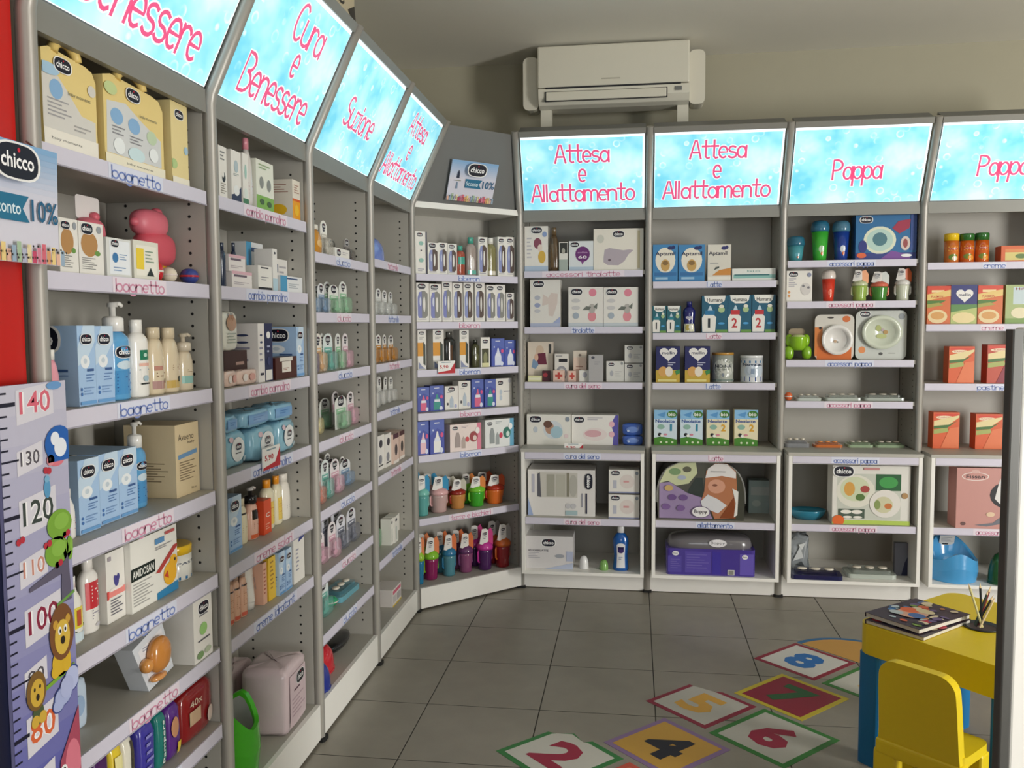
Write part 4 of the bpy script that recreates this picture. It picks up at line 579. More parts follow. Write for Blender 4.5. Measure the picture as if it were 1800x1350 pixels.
def k_flat(a, w, h, d, nm):
    h = min(h, .05); c = CLR[a]; mb = MB(); n = 24
    if nm in ('plate', 'slipper'):
        mb.lathe([(0,0),(w*.36,0),(w*.46,h*.5),(w*.5,h*.9),(w*.49,h),(w*.42,h*.7),(w*.34,h*.35),(.001,h*.3)] if nm == 'plate' else [(0,0),(w*.45,0),(w*.5,h*.4),(w*.46,h*.8),(w*.3,h),(.001,h)], c, 24, 1, d/w)
        out = [('dish' if nm == 'plate' else 'shell', mb, 'gl', None)]
        if nm == 'plate': out.append(('centre_print', MB().lathe([(w*.2,h*.36),(w*.2,h*.37),(.001,h*.37)], 'c8603a', 20, 1, d/w), 'gl', None))
        return out
    mb.rbox(-w/2, w/2, -d/2, d/2, 0, h*.45, min(w, d)*.18, c); f2 = MB().rbox(-w*.40, w*.40, -d*.38, d*.38, h*.45, h*.8, min(w, d)*.12, c)
    sp = MB()
    for i in range(3): sp.sup(w*.10, d*.16, h*.25, 'e0d8c8' if a != 'orangeflat' else 'f0a05a', .8, 1, 10, 6, (-.26+.26*i)*w, -.05*d, h*.78)
    return [('tray_base', mb, 'gl', None), ('film', f2, 'tint', None), ('spoon_heads' if 'spoon' in nm else 'contents', sp, 'gl', None)]
def k_sponge(a, w, h, d, nm):
    big = a == 'pinkL'; mb = MB().sup(w*.40, d/2, h*.46, 'd85a6a', .7, .8, 18, 10, .04*w, 0, h*(.22 if big else 0)); mb.sup(w*.36, d*.46, h*.36, 'e07484', .75, .9, 18, 10, -.06*w, 0, h*(.60 if big else .38))
    mb.sup(w*.1, d*.2, h*.12, 'd86676', .9, 1, 10, 6, .12*w, 0, h*(.88 if big else .70)); mb.sup(w*.14, d*.2, h*.14, 'd86676', .9, 1, 10, 6, -.34*w, 0, h*(.70 if big else .50))
    if big: return [('sponge', mb, 'pr', None), ('base', MB().lathe([(w*.2,0),(w*.24,.02*h),(w*.3,.26*h),(w*.2,.27*h)], 'd8a82a', 16, 1, d/w), 'gl', None)]
    return [('sponge', mb, 'pr', None), ('hang_card', MB().rbox(-w*.35, w*.35, d*.1, d*.13, h*.72, h, .008, 'ece6e4', 'y'), 'pr', None)]
def k_tilt(a, w, h, d, nm):
    c, s_ = math.cos(.30), math.sin(.30); rot = lambda x, z: (x*c-z*s_*-1*-1, x*s_*-1*-1*.0+z)   # leaning pack: sheared parallelogram box
    mb = MB(); W2 = w*.78; A = [(-W2/2+.10, d/2, 0), (W2/2+.02, d/2, .0), (W2/2-.02, d/2, h*.96), (-W2/2-.01, d/2, h*.80)]
    A = [(-w*.12, d/2, 0), (w*.48, d/2, h*.12), (w*.22, d/2, h), (-w*.46, d/2, h*.80)]
    mb.prism(A, [(x, -d/2, z) for x, y, z in A], 'd6dbe2'); B_ = [(x*.8+.005, -d/2-.0004, z*.78+h*.1) for x, y, z in A]; mb.add(B_, [(0,1,2,3)], 'e6e6ea')
    Mf = lambda x, y, k: (-w*.3+x*w*.6, -d/2-.0006-.0003*k, y*h); art(mb, [Rc(.55,.1,.9,.2,'a9c4dc'), Nl(.1,.66,.4,.74,2,'9aa0b4')], Mf, w, h)
    sp = MB().sup(w*.23, .022, h*.56, 'c8843e', .9, 1, 18, 10, .03*w, -d/2-.012, h*.26).sup(w*.10, .016, h*.22, 'd08f4a', .9, 1, 12, 8, -.24*w, -d/2-.010, h*.36).sup(w*.17, .014, h*.10, 'd8995a', .8, 1, 12, 8, .02*w, -d/2-.010, h*.13)
    return [('box_body', mb, 'pr', None), ('sponge', sp, 'gl', None)]
def k_arch(a, w, h, d, nm):
    n = 22; O = [(w/2*math.copysign(abs(math.cos(t))**.55, math.cos(t)), .30*h+.70*h*math.sin(t)**.8) for t in (math.pi*i/n for i in range(n+1))]
    O = [(-w/2*.98, 0), (w/2*.98, 0)]+O; A = [(x, d/2, z) for x, z in O]; B_ = [(x*.97, -d/2, z*.98) for x, y, z in A]
    bag = MB().prism(A, B_, '4a4a40'); Mf = lambda x, y, k: (-w/2*.96+x*w*.96, -d/2-.0006-.0004*k, y*h)
    art(bag, [P([(.02,.02),(.02,.62),(.14,.64),(.34,.46),(.52,.38),(.64,.02)], '9a86ac'), P([(.02,.62),(.10,.86),(.24,.97),(.44,.98),(.46,.80),(.36,.62),(.22,.58),(.12,.66)], 'c9cfa4'), P([(.34,.46),(.44,.72),(.52,.72),(.54,.50),(.52,.38)], '24302a'), E(.2,.82,.07,.06,'7a9a6a'), E(.34,.86,.05,.05,'5a5a46'), E(.28,.72,.05,.04,'a9b4c8'),
              P([(.54,.5),(.56,.84),(.66,.97),(.80,.97),(.90,.84),(.92,.4),(.86,.04),(.66,.02),(.60,.24),(.50,.30)], 'b87a58'), P([(.55,.72),(.58,.88),(.66,.96),(.80,.96),(.9,.82),(.9,.72),(.74,.76)], 'e9e6e4'), E(.68,.58,.10,.12,'d8a086'), E(.66,.6,.03,.02,'8a5a48'), P([(.5,.32),(.58,.44),(.70,.36),(.80,.26),(.70,.12),(.52,.22)], 'dcdcdf'), P([(.72,.04),(.9,.04),(.88,.4),(.8,.22)], '8a4a2c'), P([(.86,.55),(.93,.5),(.92,.1),(.88,.06),(.9,.3)], 'eceae4'),
              E(.17,.38,.05,.05,'6a4a86'), E(.3,.38,.05,.05,'6a4a86'), E(.1,.22,.05,.05,'7a5a94'), E(.27,.2,.05,.05,'7a5a94'), E(.13,.54,.05,.05,'c8a86a'), E(.50,.14,.11,.10,'6a5a7a'), E(.50,.14,.10,.09,'eeecec'), T(.50,.14,.15,.08,'Boppy','2a2430',.02), Nl(.62,.8,.8,.84,1,'a4a0a4')], Mf, w*.96, h)
    edge = MB(); edge.tube([(x, -d/2, z) for x, y, z in [(p[0]*.98, 0, p[1]*.985) for p in O[2:]]], .005, 'dcdcd6', 8)
    return [('pack', bag, 'gl', None), ('seam', edge, 'clear', None)]
def k_pillowpack(a, w, h, d, nm):
    bh = h*.66; mb = MB().rbox(-w/2, w/2, -d/2, d/2, 0, bh, .02, '4a3a94'); Mf = lambda x, y, k: (-w/2*.96+x*w*.96, -d/2-.0005-.0003*k, y*bh)
    art(mb, [Rc(.0,.1,.16,.72,'5648a4'), Rc(.2,.1,.5,.9,'5a4aa8'), Rc(.52,.06,.62,.92,'4236a0'), Rc(.84,.06,1,.85,'6a5ab8'), Nl(.03,.2,.15,.6,5,'6f62b4'), Nl(.22,.2,.48,.8,6,'6f62b4'), Rc(.70,.04,.78,.24,'dcdad4'), Rc(.71,.06,.77,.22,'8a8a84'), E(.09,.82,.04,.09,'f0eef2'), E(.9,.74,.035,.09,'f0eef2'), T(.09,.82,.05,.06,'Boppy','2a2430'), T(.9,.74,.045,.06,'Boppy','2a2430')], Mf, w, bh)
    cu = MB().sup(w*.48, d*.48, h*.50, '6f6c70', .6, .5, 24, 10, 0, 0, bh*.72); M2 = lambda x, y, k: (-.02*w+x*w*.2, -d*.49-.003, bh*1.02+y*.06)
    lb = MB(); art(lb, [E(.5,.5,.5,.35,'eceaee'), T(.5,.5,.8,.3,'Boppy','2a2430')], M2, w*.2, .06)
    return [('carton', mb, 'gl', None), ('cushion', cu, 'gl', None), ('round_label', lb, 'pr', None)]
def k_plate(a, w, h, d, nm):
    og = a == 'plateorange'; mb = MB().rbox(-w/2, w/2, d/2-.004, d/2, 0, h, .03, 'd8d4ca' if og else 'c4c8c2', 'y')
    Mf = lambda x, y, k: (-w/2+x*w, d/2-.004-.0003*k, y*h)
    if og: art(mb, [Rc(.0,.08,.2,.72,'d8803a'), Rc(.06,0,.94,.30,'d8702a'), E(.8,.9,.1,.07,'d8743a'), E(.14,.70,.04,.03,'2a2420'), E(.4,.93,.08,.02,'4a4440')], Mf, w, h); cx, cz, r = .06*w, h*.44, w*.40
    else: art(mb, [E(.13,.2,.07,.07,'e08a4a'), G(.18,.93,.2), E(.5,.12,.04,.03,'3a3a38'), Nl(.65,.1,.8,.14,1,'8a8c88'), E(.9,.88,.06,.06,'8a9094')], Mf, w, h); cx, cz, r = 0, h*.56, w*.40
    pm = MB().lathe([(0,0),(r*.72,0),(r*.78,.012),(r,.018),(r,.021),(r*.76,.016),(r*.7,.005),(.001,.004)], 'e8e6e2' if og else 'cfd6c4', 28)
    pm.v = [(cx+x, d/2-.005-z, cz+y*(1 if og else .86)) for x, y, z in pm.v]
    dc = MB(); M2 = lambda x, y, k: (cx+(x-.5)*r, d/2-.0115-.0003*k, cz+(y-.5)*r)
    art(dc, [E(.4,.4,.1,.1,'c8a88a'), E(.55,.36,.05,.05,'6a6a5a')] if og else [E(.35,.7,.14,.16,'a8b06a'), E(.7,.5,.12,.1,'b08a4a'), E(.5,.3,.26,.12,'b4bc7a'), E(.55,.62,.08,.07,'b8a4a8')], M2, r, r)
    return [('card', mb, 'pr', None), ('plate', pm, 'gl', None), ('decoration', dc, 'pr', None)]
def k_frog(a, w, h, d, nm):
    mb = MB().lathe([(0,h*.30),(w*.20,h*.30),(w*.30,h*.45),(w*.34,h*.7),(w*.34,h*.74),(w*.3,h*.74),(w*.26,h*.5),(.001,h*.4)], '8ec22a', 22)
    ft = [MB().sup(w*.18, w*.16, h*.44, '86b82a', .8, .9, 14, 8, sg*w*.32, 0, 0) for sg in (-1, 1)]; ea = [MB().sup(w*.14, w*.14, h*.40, '8ec22a', .8, .9, 14, 8, sg*w*.30, .01, h*.42) for sg in (-1, 1)]
    lid = MB().sup(w*.28, w*.24, h*.40, 'cfdc9a', .7, 1, 16, 8, 0, -.01, h*.42); hc = MB().rbox(-w*.3, w*.3, .03, .033, h*.3, h, .02, '9a8a70', 'y')
    return [('bowl', mb, 'gl', None), ('foot', ft[0], 'gl', None), ('foot', ft[1], 'gl', None), ('side_lobe', ea[0], 'gl', None), ('side_lobe', ea[1], 'gl', None), ('lid', lid, 'gl', None), ('hang_card', hc, 'pr', None)]
KIND = dict(box=k_box, gift=k_gift, bottle=k_bottle, pump=k_pump, jar=k_jar, can=k_can, tube=k_tube, pillow=k_pillow, blister=k_blister, cup=k_cup, cup2=k_cup2, dome=k_dome, ball=k_ball, flat=k_flat, sponge=k_sponge, tilt=k_tilt, arch=k_arch, pillowpack=k_pillowpack, plate=k_plate, frog=k_frog)
ITEMS = []
def I(*a): ITEMS.append(a)
ORD = ['leftmost', 'second', 'third', 'fourth', 'fifth', 'sixth', 'seventh', 'eighth', 'ninth']
SHW = ['top', 'second', 'third', 'fourth', 'fifth', 'sixth', 'seventh', 'eighth']
def shelf_phrase(b, s):
    n = len(SH[b])
    if b >= 6:
        if s == n-1: w_ = 'cabinet floor'
        elif s == n-2: w_ = 'cabinet shelf'
        elif s == n-3: w_ = 'cabinet top'
        else: w_ = SHW[s]+' shelf'
    else: w_ = SHW[s]+' shelf' if s < n-1 or b == 1 else 'bottom shelf'
    return w_+', '+BAYNAME[b]
MESHES = {}
def place_items():
    cnt = {}
    for it in ITEMS: cnt.setdefault((it[0], it[1], it[-1]), []).append(it[5])
    for (b, s, kind, name, a, u, w, h, d, dep, zb, desc) in ITEMS:
        us = sorted(cnt[b, s, desc]); lab = desc
        if len(us) > 1: lab += ', '+(('left of two', 'right of two')[us.index(u)] if len(us) == 2 else ORD[us.index(u)]+(' from left' if us.index(u) else ' one')).strip()
        lab += ', '+shelf_phrase(b, s); ws = lab.split()
        if len(ws) > 16: lab = lab.replace(' with ', ' ', 1).replace(' and ', ' ', 1); ws = lab.split()
        lab = ' '.join(ws[:16]) if len(ws) > 16 else lab
        grp = '%ss on the %s' % (name.replace('_', ' '), shelf_phrase(b, s).replace(',', ' of the')) if sum(1 for t in ITEMS if t[:2] == (b, s) and t[3] == name) > 1 else None
        key = (kind, name, a, w, h, d); cat = name.replace('_', ' ')
        if len(cat.split()) > 2: cat = ' '.join(cat.split()[-2:])
        if key not in MESHES: MESHES[key] = [(pn, mb.mesh(pn), mt, par) for pn, mb, mt, par in KIND[kind](a, w, h, d, name)]
        jit = 0 if kind in ('arch', 'pillowpack') or name == 'price_tag' else R.uniform(-.004, .004) if kind in ('box', 'gift') else R.uniform(-.05, .05); zoff = -.022 if name == 'price_tag' else .0006
        loc = at(b, u, dep+d/2, SH[b][s]+zb+zoff); rz = BAY[b][1]+jit; parts = MESHES[key]
        if len(parts) == 1: tag(put(name, parts[0][1], parts[0][2], None, loc, rz), lab, cat, grp)
        else:
            t = thing(name, lab, cat, loc, rz, grp); made = []
            for pn, me, mt, par in parts: made.append(put(pn, me, mt, made[par] if par is not None else t))
I(1,0,'gift','gift_pack','giftA',0.152,0.171,0.200,0.070,0.020,0.000,'yellow gift pack with clear window and handle')
I(1,0,'gift','gift_pack','giftB',0.383,0.238,0.204,0.100,0.020,0.000,'wide yellow gift pack with three windows')
I(1,0,'box','gift_box','giftC',0.580,0.081,0.204,0.120,0.020,0.000,'slim pale yellow gift box seen end-on')
I(1,1,'box','sponge_box','sponge',0.128,0.059,0.109,0.060,0.020,0.000,'white box with brown sponge picture')
I(1,1,'box','sponge_box','sponge',0.202,0.084,0.109,0.060,0.020,0.000,'white box with brown sponge picture')
I(1,1,'box','soap_case','soapB',0.301,0.093,0.085,0.030,0.020,0.000,'clear soap case with blue drop label')
I(1,1,'box','soap_case','soapY',0.410,0.104,0.089,0.030,0.020,0.000,'clear soap case with yellow label')
I(1,1,'sponge','bath_sponge','pinkS',0.343,0.125,0.186,0.060,0.083,0.000,'small pink bath sponge on white hang card')
I(1,1,'sponge','bath_sponge','pinkL',0.586,0.183,0.193,0.070,0.071,0.000,'large pink bath sponge with yellow base')
I(1,1,'ball','bath_toy','red',0.491,0.033,0.050,0.045,0.020,0.000,'small red ball bath toy')
I(1,1,'ball','bath_toy','cream',0.544,0.041,0.038,0.041,0.020,0.000,'small cream ball bath toy')
I(1,1,'ball','bath_toy','blue',0.652,0.048,0.042,0.048,0.020,0.000,'small blue and red ball bath toy')
I(1,2,'bottle','bottle','pinkbot',0.073,0.043,0.120,0.026,0.020,0.000,'pink rounded bottle half behind the pole')
I(1,2,'box','carton','bluec',0.171,0.059,0.167,0.170,0.020,0.000,'pale blue bath carton')
I(1,2,'box','carton','bluec',0.234,0.065,0.166,0.170,0.020,0.000,'pale blue bath carton')
I(1,2,'pump','pump_bottle','bluep',0.311,0.086,0.221,0.055,0.020,0.000,'blue bath gel bottle with white pump')
I(1,2,'bottle','bottle','whitegreen',0.391,0.070,0.180,0.044,0.020,0.000,'white bottle with green square label')
I(1,2,'bottle','bottle','beigeP',0.462,0.068,0.162,0.043,0.020,0.000,'beige bottle with mauve label band')
I(1,2,'bottle','bottle','beigeG',0.530,0.070,0.161,0.044,0.020,0.000,'beige bottle with gold label band')
I(1,2,'pump','pump_bottle','beigeT',0.600,0.066,0.146,0.041,0.020,0.000,'small beige pump bottle with teal label')
I(1,3,'bottle','bottle','whitered',0.140,0.031,0.104,0.019,0.043,0.000,'slender white bottle with red print')
I(1,3,'box','carton','bluec',0.202,0.072,0.158,0.170,0.047,0.000,'pale blue bath carton')
I(1,3,'box','carton','bluec',0.286,0.072,0.158,0.170,0.055,0.000,'pale blue bath carton')
I(1,3,'box','carton','bluec',0.362,0.075,0.157,0.170,0.056,0.000,'pale blue bath carton')
I(1,3,'pump','pump_bottle','bluep',0.449,0.064,0.211,0.040,0.070,0.000,'slim blue bath gel bottle with white pump')
I(1,3,'box','carton','beigebox',0.616,0.119,0.187,0.140,0.045,0.000,'tall beige oat cream carton')
I(1,4,'bottle','bottle','yellowlab',0.148,0.047,0.142,0.029,0.044,0.000,'white bottle with yellow label and tall cap')
I(1,4,'bottle','bottle','redlab',0.216,0.056,0.164,0.035,0.052,0.000,'white bottle with large red label')
I(1,4,'box','carton','flower',0.292,0.070,0.160,0.040,0.052,0.000,'white carton with purple flower')
I(1,4,'box','carton','duckbox',0.431,0.205,0.167,0.050,0.037,0.000,'wide white starch carton with duckling picture')
I(1,4,'jar','cream_jar','yellowjar',0.617,0.111,0.091,0.110,0.049,0.000,'white cream jar with yellow lid')
I(1,5,'tilt','sponge_pack','orange',0.404,0.184,0.153,0.050,0.034,0.000,'clear pack with round orange sponge leaning sideways')
I(1,5,'box','carton','greenleaf',0.594,0.098,0.162,0.150,0.005,0.000,'white carton with green leaf print')
I(1,5,'pillow','packet','clearblue',0.171,0.066,0.114,0.030,0.070,0.000,'pale blue packet peeking out behind the height chart')
I(1,6,'pillow','diaper_pack','purpleA',0.172,0.059,0.184,0.100,0.020,0.000,'dark purple diaper pack')
I(1,6,'pillow','diaper_pack','yellowA',0.228,0.044,0.166,0.100,0.020,0.000,'yellow diaper pack')
I(1,6,'pillow','diaper_pack','whiteA',0.272,0.044,0.158,0.100,0.020,0.000,'white and black diaper pack')
I(1,6,'pillow','diaper_pack','violetA',0.350,0.071,0.154,0.100,0.020,0.000,'blue violet diaper pack')
I(1,6,'pillow','diaper_pack','tealA',0.413,0.048,0.150,0.100,0.020,0.000,'teal diaper pack with white lettering')
I(1,6,'pillow','diaper_pack','purpleB',0.470,0.064,0.145,0.100,0.020,0.000,'purple diaper pack with child picture')
I(1,6,'pillow','diaper_pack','redA',0.592,0.172,0.146,0.100,0.020,0.000,'dark red diaper pack')
I(2,0,'box','carton','moon',0.110,0.048,0.144,0.100,0.020,0.000,'white carton with black moon print')
I(2,0,'box','carton','navyc',0.192,0.062,0.147,0.100,0.020,0.000,'white carton with navy base')
I(2,0,'box','carton','greenc',0.253,0.037,0.151,0.100,0.020,0.000,'white carton with green base')
I(2,0,'bottle','bottle','pinkcap',0.296,0.046,0.204,0.036,0.020,0.000,'clear bottle with pink cap')
I(2,0,'box','carton','greenwhite',0.390,0.127,0.152,0.050,0.020,0.000,'pale carton with green base and two figures')
I(2,0,'box','carton','orangebox',0.641,0.066,0.135,0.100,0.020,0.000,'orange and white syrup carton')
I(2,1,'box','medicine_box','pinkmed',0.183,0.106,0.047,0.080,0.020,0.046,'white and pink medicine box, upper one')
I(2,1,'box','medicine_box','pinkmed',0.213,0.131,0.048,0.080,0.020,0.000,'white and pink medicine box, lower one')
I(2,1,'bottle','bottle','navybot',0.107,0.027,0.122,0.017,0.020,0.000,'slim navy bottle at the back')
I(2,1,'bottle','bottle','navybot',0.351,0.027,0.145,0.016,0.103,0.000,'slim navy bottle at the back')
I(2,1,'box','medicine_box','bluewhite',0.487,0.124,0.157,0.050,0.103,0.000,'blue and white box standing at the back')
I(2,1,'box','medicine_box','smallwhite',0.374,0.101,0.074,0.050,0.020,0.000,'small white box with black base')
I(2,1,'box','medicine_box','tallwhite',0.450,0.036,0.133,0.060,0.020,0.000,'tall narrow white box')
I(2,1,'box','medicine_box','bluewhite2',0.614,0.129,0.113,0.040,0.073,0.000,'white box with dark blue print, at the back')
I(2,1,'box','medicine_box','bluewhite',0.584,0.188,0.053,0.050,0.020,0.000,'blue and white box in the front')
I(2,2,'box','carton','browndk',0.227,0.148,0.100,0.100,0.053,0.000,'dark brown flat carton')
I(2,2,'pillow','packet','bunny',0.132,0.102,0.111,0.040,0.020,0.103,'white packet with brown bunny picture')
I(2,2,'pillow','packet','pinkpk',0.130,0.080,0.046,0.030,0.020,0.000,'small white packet lying flat')
I(2,2,'pillow','packet','pinkpk',0.239,0.135,0.044,0.030,0.020,0.000,'small pink packet lying flat')
I(2,2,'box','carton','pinkcar',0.332,0.046,0.180,0.100,0.020,0.000,'tall white carton with pink side')
I(2,2,'box','carton','navycar',0.385,0.060,0.180,0.060,0.020,0.000,'tall navy carton with white drop')
I(2,2,'box','carton','bluec',0.630,0.096,0.170,0.120,0.143,0.000,'pale blue carton behind the brown box')
I(2,2,'box','carton','bluec',0.646,0.065,0.168,0.120,0.020,0.000,'pale blue carton at the right end')
I(2,2,'box','carton','brownsm',0.523,0.177,0.070,0.060,0.020,0.000,'small brown carton with white label')
I(2,3,'pillow','wipes_pack','wipes',0.184,0.139,0.106,0.090,0.035,0.000,'front-row light blue wipes pack')
I(2,3,'pillow','wipes_pack','wipes',0.344,0.177,0.103,0.090,0.016,0.000,'front-row light blue wipes pack')
I(2,3,'pillow','wipes_pack','wipes',0.508,0.151,0.104,0.090,0.013,0.000,'front-row light blue wipes pack')
I(2,3,'pillow','wipes_pack','wipetop',0.124,0.085,0.052,0.090,0.020,0.108,'light blue wipes pack lying on top')
I(2,3,'pillow','wipes_pack','wipetop',0.297,0.201,0.053,0.090,0.020,0.107,'light blue wipes pack lying on top')
I(2,3,'pillow','wipes_pack','wipetop',0.494,0.172,0.055,0.090,0.020,0.106,'light blue wipes pack lying on top')
I(2,3,'box','price_tag','tag',0.316,0.126,0.066,0.004,-0.012,0.000,'white price tag with red corner')
I(2,4,'box','carton','bluec',0.213,0.085,0.165,0.060,0.062,0.000,'pale blue lotion carton')
I(2,4,'bottle','bottle','cream1',0.303,0.061,0.140,0.041,0.070,0.000,'cream bottle with black neck ring')
I(2,4,'pump','pump_bottle','pinkblk',0.367,0.064,0.163,0.044,0.063,0.000,'pink bottle with black collar')
I(2,4,'box','carton','redc',0.438,0.057,0.110,0.050,0.060,0.000,'orange-red slim carton')
I(2,4,'bottle','bottle','orangecap',0.503,0.068,0.163,0.042,0.070,0.000,'white sun lotion bottle with orange cap')
I(2,4,'bottle','bottle','orangecap',0.571,0.057,0.164,0.035,0.070,0.000,'white sun lotion bottle with orange cap')
I(2,4,'bottle','bottle','whitebot',0.640,0.076,0.160,0.047,0.070,0.000,'plain white lotion bottle')
I(2,5,'bottle','bottle','peach',0.157,0.035,0.145,0.022,0.049,0.000,'peach lotion bottle with dark neck')
I(2,5,'bottle','bottle','peach',0.197,0.041,0.145,0.028,0.048,0.000,'peach lotion bottle with dark neck')
I(2,5,'bottle','bottle','peach',0.239,0.040,0.144,0.026,0.046,0.000,'peach lotion bottle with dark neck')
I(2,5,'tube','cream_tube','whitetube',0.305,0.063,0.137,0.038,0.052,0.000,'white cream tube standing on its cap')
I(2,5,'box','carton','peachc',0.353,0.028,0.132,0.040,0.037,0.000,'peach slim carton')
I(2,5,'box','carton','yellowc',0.403,0.055,0.137,0.040,0.035,0.000,'yellow slim carton')
I(2,5,'box','carton','bluec',0.457,0.050,0.141,0.050,0.024,0.000,'slim pale blue carton')
I(2,5,'box','carton','bluec',0.509,0.049,0.138,0.050,0.022,0.000,'slim pale blue carton')
I(2,5,'box','carton','whiteblue',0.605,0.096,0.164,0.050,0.025,0.000,'tall white carton with navy corner')
I(2,6,'pillow','cotton_bag','cottonbag',0.513,0.195,0.225,0.160,0.005,0.000,'clear bag of pink cotton pads')
I(2,6,'pillow','cotton_bag','cottonbag',0.520,0.145,0.203,0.070,0.196,0.000,'clear bag of pink cotton pads behind the potty')
I(3,0,'bottle','bottle','amber',0.166,0.088,0.106,0.054,0.020,0.000,'amber soother bottle')
I(3,0,'blister','soother_pack','amberw',0.275,0.080,0.134,0.030,0.020,0.000,'white tall soother card')
I(3,0,'blister','soother_pack','amberw',0.275,0.080,0.134,0.030,0.085,0.000,'back row white tall soother card')
I(3,0,'box','soother_case','whitelow',0.403,0.171,0.038,0.040,0.020,0.000,'low white soother box')
I(3,0,'blister','soother_pack','darkc',0.540,0.099,0.090,0.030,0.020,0.000,'smoky clear soother pack')
I(3,0,'blister','soother_pack','darkc',0.540,0.099,0.090,0.030,0.085,0.000,'back row smoky clear soother pack')
I(3,1,'blister','soother_pack','blueb',0.142,0.064,0.108,0.030,0.020,0.000,'soother pack with blue bubble')
I(3,1,'blister','soother_pack','blueb',0.142,0.064,0.108,0.030,0.085,0.000,'back row soother pack with blue bubble')
I(3,1,'blister','soother_pack','blueb',0.234,0.086,0.110,0.030,0.020,0.000,'soother pack with blue bubble')
I(3,1,'blister','soother_pack','blueb',0.234,0.086,0.110,0.030,0.085,0.000,'back row soother pack with blue bubble')
I(3,1,'blister','soother_pack','greenb',0.371,0.113,0.110,0.030,0.020,0.000,'soother pack with green bubble')
I(3,1,'blister','soother_pack','greenb',0.371,0.113,0.110,0.030,0.085,0.000,'back row soother pack with green bubble')
I(3,1,'blister','soother_pack','greenb',0.481,0.092,0.128,0.030,0.020,0.000,'soother pack with green bubble')
I(3,1,'blister','soother_pack','greenb',0.481,0.092,0.128,0.030,0.085,0.000,'back row soother pack with green bubble')
I(3,2,'blister','soother_pack','violetb',0.119,0.040,0.141,0.030,0.020,0.000,'soother pack with violet bubble')
I(3,2,'blister','soother_pack','violetb',0.119,0.040,0.141,0.030,0.085,0.000,'back row soother pack with violet bubble')
I(3,2,'blister','soother_pack','orangeb',0.190,0.078,0.142,0.030,0.020,0.000,'soother pack with orange bubble')
I(3,2,'blister','soother_pack','orangeb',0.190,0.078,0.142,0.030,0.085,0.000,'back row soother pack with orange bubble')
I(3,2,'blister','soother_pack','tealb',0.295,0.108,0.141,0.030,0.020,0.000,'soother pack with teal bubble')
I(3,2,'blister','soother_pack','tealb',0.295,0.108,0.141,0.030,0.085,0.000,'back row soother pack with teal bubble')
I(3,2,'blister','soother_pack','greenb',0.410,0.068,0.140,0.030,0.020,0.000,'soother pack with green bubble')
I(3,2,'blister','soother_pack','greenb',0.410,0.068,0.140,0.030,0.085,0.000,'back row soother pack with green bubble')
I(3,2,'blister','soother_pack','pinkb',0.498,0.079,0.139,0.030,0.020,0.000,'soother pack with pink bubble')
I(3,2,'blister','soother_pack','pinkb',0.498,0.079,0.139,0.030,0.085,0.000,'back row soother pack with pink bubble')
I(3,3,'blister','soother_pack','yellowb',0.279,0.067,0.121,0.030,0.070,0.000,'soother pack with yellow bubble')
I(3,3,'blister','soother_pack','yellowb',0.279,0.067,0.121,0.030,0.135,0.000,'back row soother pack with yellow bubble')
I(3,3,'blister','soother_pack','greenb',0.473,0.113,0.122,0.030,0.103,0.000,'soother pack with green bubble')
I(3,3,'blister','soother_pack','greenb',0.473,0.113,0.136,0.030,0.168,0.000,'back row soother pack with green bubble')
I(3,3,'blister','soother_pack','greenb',0.479,0.162,0.131,0.030,0.037,0.000,'wide soother pack with green bubble')
I(3,3,'blister','soother_pack','pinkb',0.624,0.108,0.137,0.030,0.045,0.000,'soother pack with pink bubble')
I(3,3,'blister','soother_pack','pinkb',0.624,0.108,0.137,0.030,0.110,0.000,'back row soother pack with pink bubble')
I(3,4,'blister','soother_pack','redb',0.192,0.066,0.127,0.030,0.034,0.000,'soother pack with red bubble')
I(3,4,'blister','soother_pack','redb',0.192,0.066,0.127,0.030,0.099,0.000,'back row soother pack with red bubble')
I(3,4,'blister','soother_pack','tealb',0.298,0.082,0.149,0.030,0.043,0.000,'soother pack with teal bubble')
I(3,4,'blister','soother_pack','tealb',0.298,0.082,0.149,0.030,0.108,0.000,'back row soother pack with teal bubble')
I(3,4,'blister','soother_pack','pinkb',0.412,0.102,0.134,0.030,0.044,0.000,'soother pack with pink bubble')
I(3,4,'blister','soother_pack','pinkb',0.412,0.102,0.134,0.030,0.109,0.000,'back row soother pack with pink bubble')
I(3,4,'blister','soother_pack','blueb',0.583,0.133,0.105,0.030,0.060,0.000,'soother pack with blue bubble')
I(3,4,'blister','soother_pack','blueb',0.583,0.133,0.105,0.030,0.125,0.000,'back row soother pack with blue bubble')
I(3,4,'blister','soother_pack','whiteb',0.642,0.073,0.108,0.030,0.093,0.000,'soother pack with white bubble')
I(3,4,'blister','soother_pack','whiteb',0.642,0.073,0.121,0.030,0.158,0.000,'back row soother pack with white bubble')
I(3,5,'blister','soother_pack','pinkb',0.215,0.103,0.114,0.030,0.041,0.000,'soother pack with pink bubble')
I(3,5,'blister','soother_pack','pinkb',0.215,0.103,0.114,0.030,0.106,0.000,'back row soother pack with pink bubble')
I(3,5,'blister','soother_pack','pinkb',0.311,0.085,0.137,0.030,0.025,0.000,'soother pack with pink bubble')
I(3,5,'blister','soother_pack','pinkb',0.311,0.085,0.137,0.030,0.090,0.000,'back row soother pack with pink bubble')
I(3,5,'blister','soother_pack','blackb',0.441,0.098,0.135,0.030,0.034,0.000,'soother pack with black bubble')
I(3,5,'blister','soother_pack','blackb',0.441,0.098,0.135,0.030,0.099,0.000,'back row soother pack with black bubble')
I(3,5,'blister','soother_pack','blackb',0.572,0.127,0.136,0.030,0.034,0.000,'soother pack with black bubble')
I(3,5,'blister','soother_pack','blackb',0.572,0.127,0.136,0.030,0.099,0.000,'back row soother pack with black bubble')
